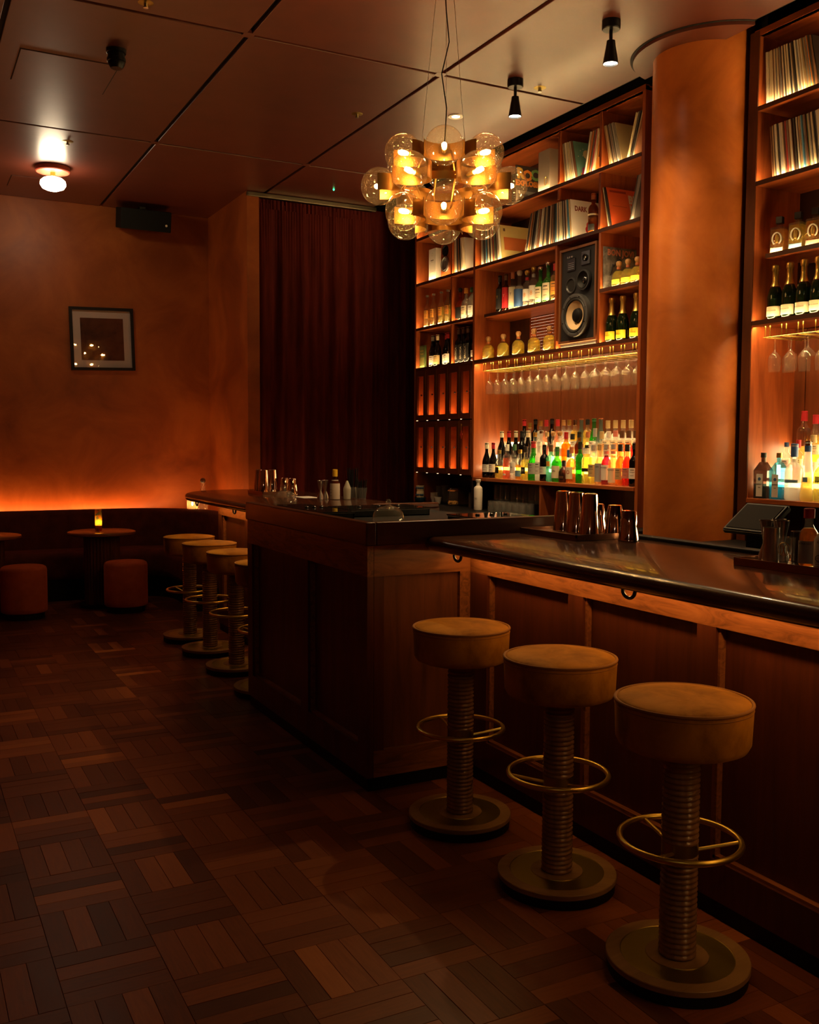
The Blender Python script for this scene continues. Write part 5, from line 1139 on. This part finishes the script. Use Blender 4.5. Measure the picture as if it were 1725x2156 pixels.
o = obj('pourer', lathe([(.018, 0), (.018, .004), (.008, .010), (.006, .075), (.003, .082), (0, .083)], 14), M_steelb, None, True, loc=(2.70, 2.225, zz)); tag(o, 'slim steel pourer standing behind the hot sauce', 'pourer')
# till behind the bar
o = obj('bar_well', bbox(2.905, 3.30, .4, 3.70, 0, .98, bevel=.004), M_black); tag(o, 'black under-bar work unit behind the near bar top', 'cabinet')
t = thing('cash_drawer', 'black cash drawer below the till screen', 'drawer', (3.06, 2.90, .981))
obj('body', bbox(-.15, .15, -.21, .21, 0, .105, bevel=.006), M_black, t); obj('seam', bbox(-.1515, -.15, -.20, .20, .075, .078), M_silverdark, t)
t = thing('till_screen', 'tilted touchscreen till on a black stand', 'screen', (3.12, 2.86, 1.087), (0, 0, R(-2)))
obj('stand', bbox(-.02, .02, -.05, .05, 0, .10), M_blackmetal, t); obj('foot', bbox(-.07, .07, -.08, .08, 0, .008), M_blackmetal, t)
Mt = Matrix.Translation((-.02, 0, .135)) @ Matrix.Rotation(R(52), 4, 'Y')
bm = bmesh.new(); box(bm, -.008, .018, -.115, .115, -.088, .088); bmesh.ops.recalc_face_normals(bm, faces=bm.faces); bmesh.ops.bevel(bm, geom=bm.edges[:], offset=.006, segments=2, affect='EDGES'); bmesh.ops.transform(bm, matrix=Mt, verts=bm.verts)
obj('housing', bm, principled('till_grey', (.075, .075, .078), .5, spec=.3), t, True)
bm = bmesh.new(); box(bm, -.0105, -.0078, -.100, .100, -.073, .073, Mt); obj('display', bm, principled('till_glass', (.011, .006, .005), .7, spec=.15), t)
# far bar top
tray((2.62, 7.45, zt), .20, .36, 'copper tray with shaker tins on the far bar')
for k, (x, y) in enumerate(((2.585, 7.535), (2.585, 7.430), (2.675, 7.480))):
    o = bpy.data.objects.new('shaker_tin', tall_me); C.objects.link(o); o.location = (x, y, zt+.0155); tag(o, 'tall upturned shaker tin on the far bar tray, %s' % ('left', 'right', 'rear')[k], 'shaker', 'upturned shaker tins')
for k, (x, y) in enumerate(((2.76, 7.42), (2.78, 7.30))):
    o = bpy.data.objects.new('shaker_tin', short_me); C.objects.link(o); o.location = (x, y, zt+.0008); tag(o, 'short upturned shaker tin beside the far bar tray, %s' % ('left', 'right')[k], 'shaker', 'upturned shaker tins')
cloche_me = mesh(lathe([(.078, 0), (.079, .03), (.070, .065), (.045, .088), (.012, .096), (.010, .104)], 32), thin_glass('cloche_glass', (.93, .92, .90), haze=.06, hazecol=(.9, .8, .6), refl=1.3), 'dome', True, 60); ball_me = mesh(sphere(bmesh.new(), (0, 0, .114), .013, 14, 10), MATS['cloche_glass'], 'ball', True, 80)
def cloche(x, y, z, l):
    t = thing('glass_cloche', l, 'cloche', (x, y, z)); 
    for nm, me in (('dome', cloche_me), ('knob', ball_me)): o = bpy.data.objects.new(nm, me); C.objects.link(o); o.parent = t
cloche(2.27, 6.10, zt, 'glass cloche with a ball knob on the far bar'); cloche(2.10, 4.22, 1.1256, 'glass cloche with a ball knob in the bar station')
for x, y, l in ((2.715, 6.565, 'front'), (2.78, 6.63, 'rear')):
    o = bpy.data.objects.new('jigger', jig_me); C.objects.link(o); o.location = (x, y, zt+.0008); tag(o, 'steel jigger beside the far bitters bottle, %s one' % l, 'jigger', 'jiggers on the far bar')
t = bottle('small', 2.815, 6.53, zt, 'brown', 'brown', .7, None, (.04, 'yellow'), 'paper-wrapped bitters bottle with yellow cap on the far bar', '', capr=.004, s=1.15); obj('wrapper', lathe([(.0312, .002), (.0318, .03), (.0313, .098), (.020, .124)], 24), paint((.50, .42, .34), .8), t, True)
for k in range(3): obj('print', bbox(-.0326, -.0319, -.012, .010, .022+.02*k, .026+.02*k), paint((.22, .18, .15)), t)
o = obj('squeeze_bottle', lathe([(0, 0), (.026, 0), (.028, .07), (.026, .085), (.006, .135), (0, .136)], 20), paint((.40, .36, .28), .5), None, True, loc=(2.905, 6.515, zt+.0008)); tag(o, 'pale squeeze bottle with a pointed tip beside the straws', 'bottle')
for (x, y, h, l) in ((2.975, 6.58, .19, 'taller glass of black straws on the far bar'), (2.990, 6.46, .12, 'shorter glass of black straws on the far bar')):
    t = thing('straw_glass', l, 'straws', (x, y, zt+.0008)); t.scale = (1.3, 1.3, 1.15); obj('glass', lathe([(0, 0), (.028, 0), (.036, .075), (.033, .075), (.026, .006), (0, .006)], 20), M_tumbler, t, True)
    for k in range(14):
        a = k*2.4; r_ = .022*math.sqrt((k+.5)/14); bm = bmesh.new(); tube(bm, [(r_*math.cos(a), r_*math.sin(a), .007), (r_*1.5*math.cos(a), r_*1.5*math.sin(a), h+.008*math.sin(k*5))], .003, 6); obj('straw', bm, M_black, t)
o = obj('paper_note', bbox(2.66, 2.80, 6.75, 7.0, zt+.0005, zt+.0015), M_white); tag(o, 'white sheet of paper lying on the far bar', 'paper')
# station inserts
def insert_tray(x0, x1, y0, y1, z, label):
    t = thing('insert_tray', label, 'container', ((x0+x1)/2, (y0+y1)/2, z)); w, d = (x1-x0)/2, (y1-y0)/2
    bm = bmesh.new(); e = .006
    for q in ((-w, w, -d, -d+e), (-w, w, d-e, d), (-w, -w+e, -d, d), (w-e, w, -d, d)): box(bm, *q, 0, .036)
    box(bm, -w, w, -d, d, 0, .005); obj('tub', bm, M_blackmetal, t)
    obj('lid', bbox(-w-.006, w+.006, -d-.006, d+.006, .037, .043, bevel=.002), thin_glass('lid_plastic', (.25, .24, .23), haze=.3, hazecol=(.10, .09, .08)), t)
    for k in range(3): obj('lid_handle', sphere(bmesh.new(), (-w*.5+w*.5*k, 0, .046), .012, 10, 6, .6), M_silverdark, t, True)
    obj('rim', tube(bmesh.new(), [(-w, -d, .036), (w, -d, .036), (w, d, .036), (-w, d, .036)], .005, 6, True), M_steel, t)
insert_tray(1.93, 2.10, 4.62, 5.30, 1.1255, 'covered black garnish tray along the station rim'); insert_tray(2.14, 2.62, 4.75, 5.05, 1.1255, 'steel rimmed black garnish tray behind the cloche'); insert_tray(2.45, 2.78, 3.95, 4.25, 1.1255, 'clear lidded tub at the back of the station')
finish_labels()
bpy.context.view_layer.update()                 # lettering becomes plain mesh
dg = bpy.context.evaluated_depsgraph_get()
for o in [o for o in bpy.data.objects if o.type == 'FONT']:
    me = bpy.data.meshes.new_from_object(o.evaluated_get(dg)); nm, par = o.name, o.parent
    n = bpy.data.objects.new('lettering', me); C.objects.link(n); n.parent = par; n.location = o.location; n.rotation_euler = o.rotation_euler; n.scale = o.scale
    bpy.data.objects.remove(o)
for n_ in ('lit_dot', 'puck_glow', 'green_led'): MATS[n_].cycles.emission_sampling = 'NONE'
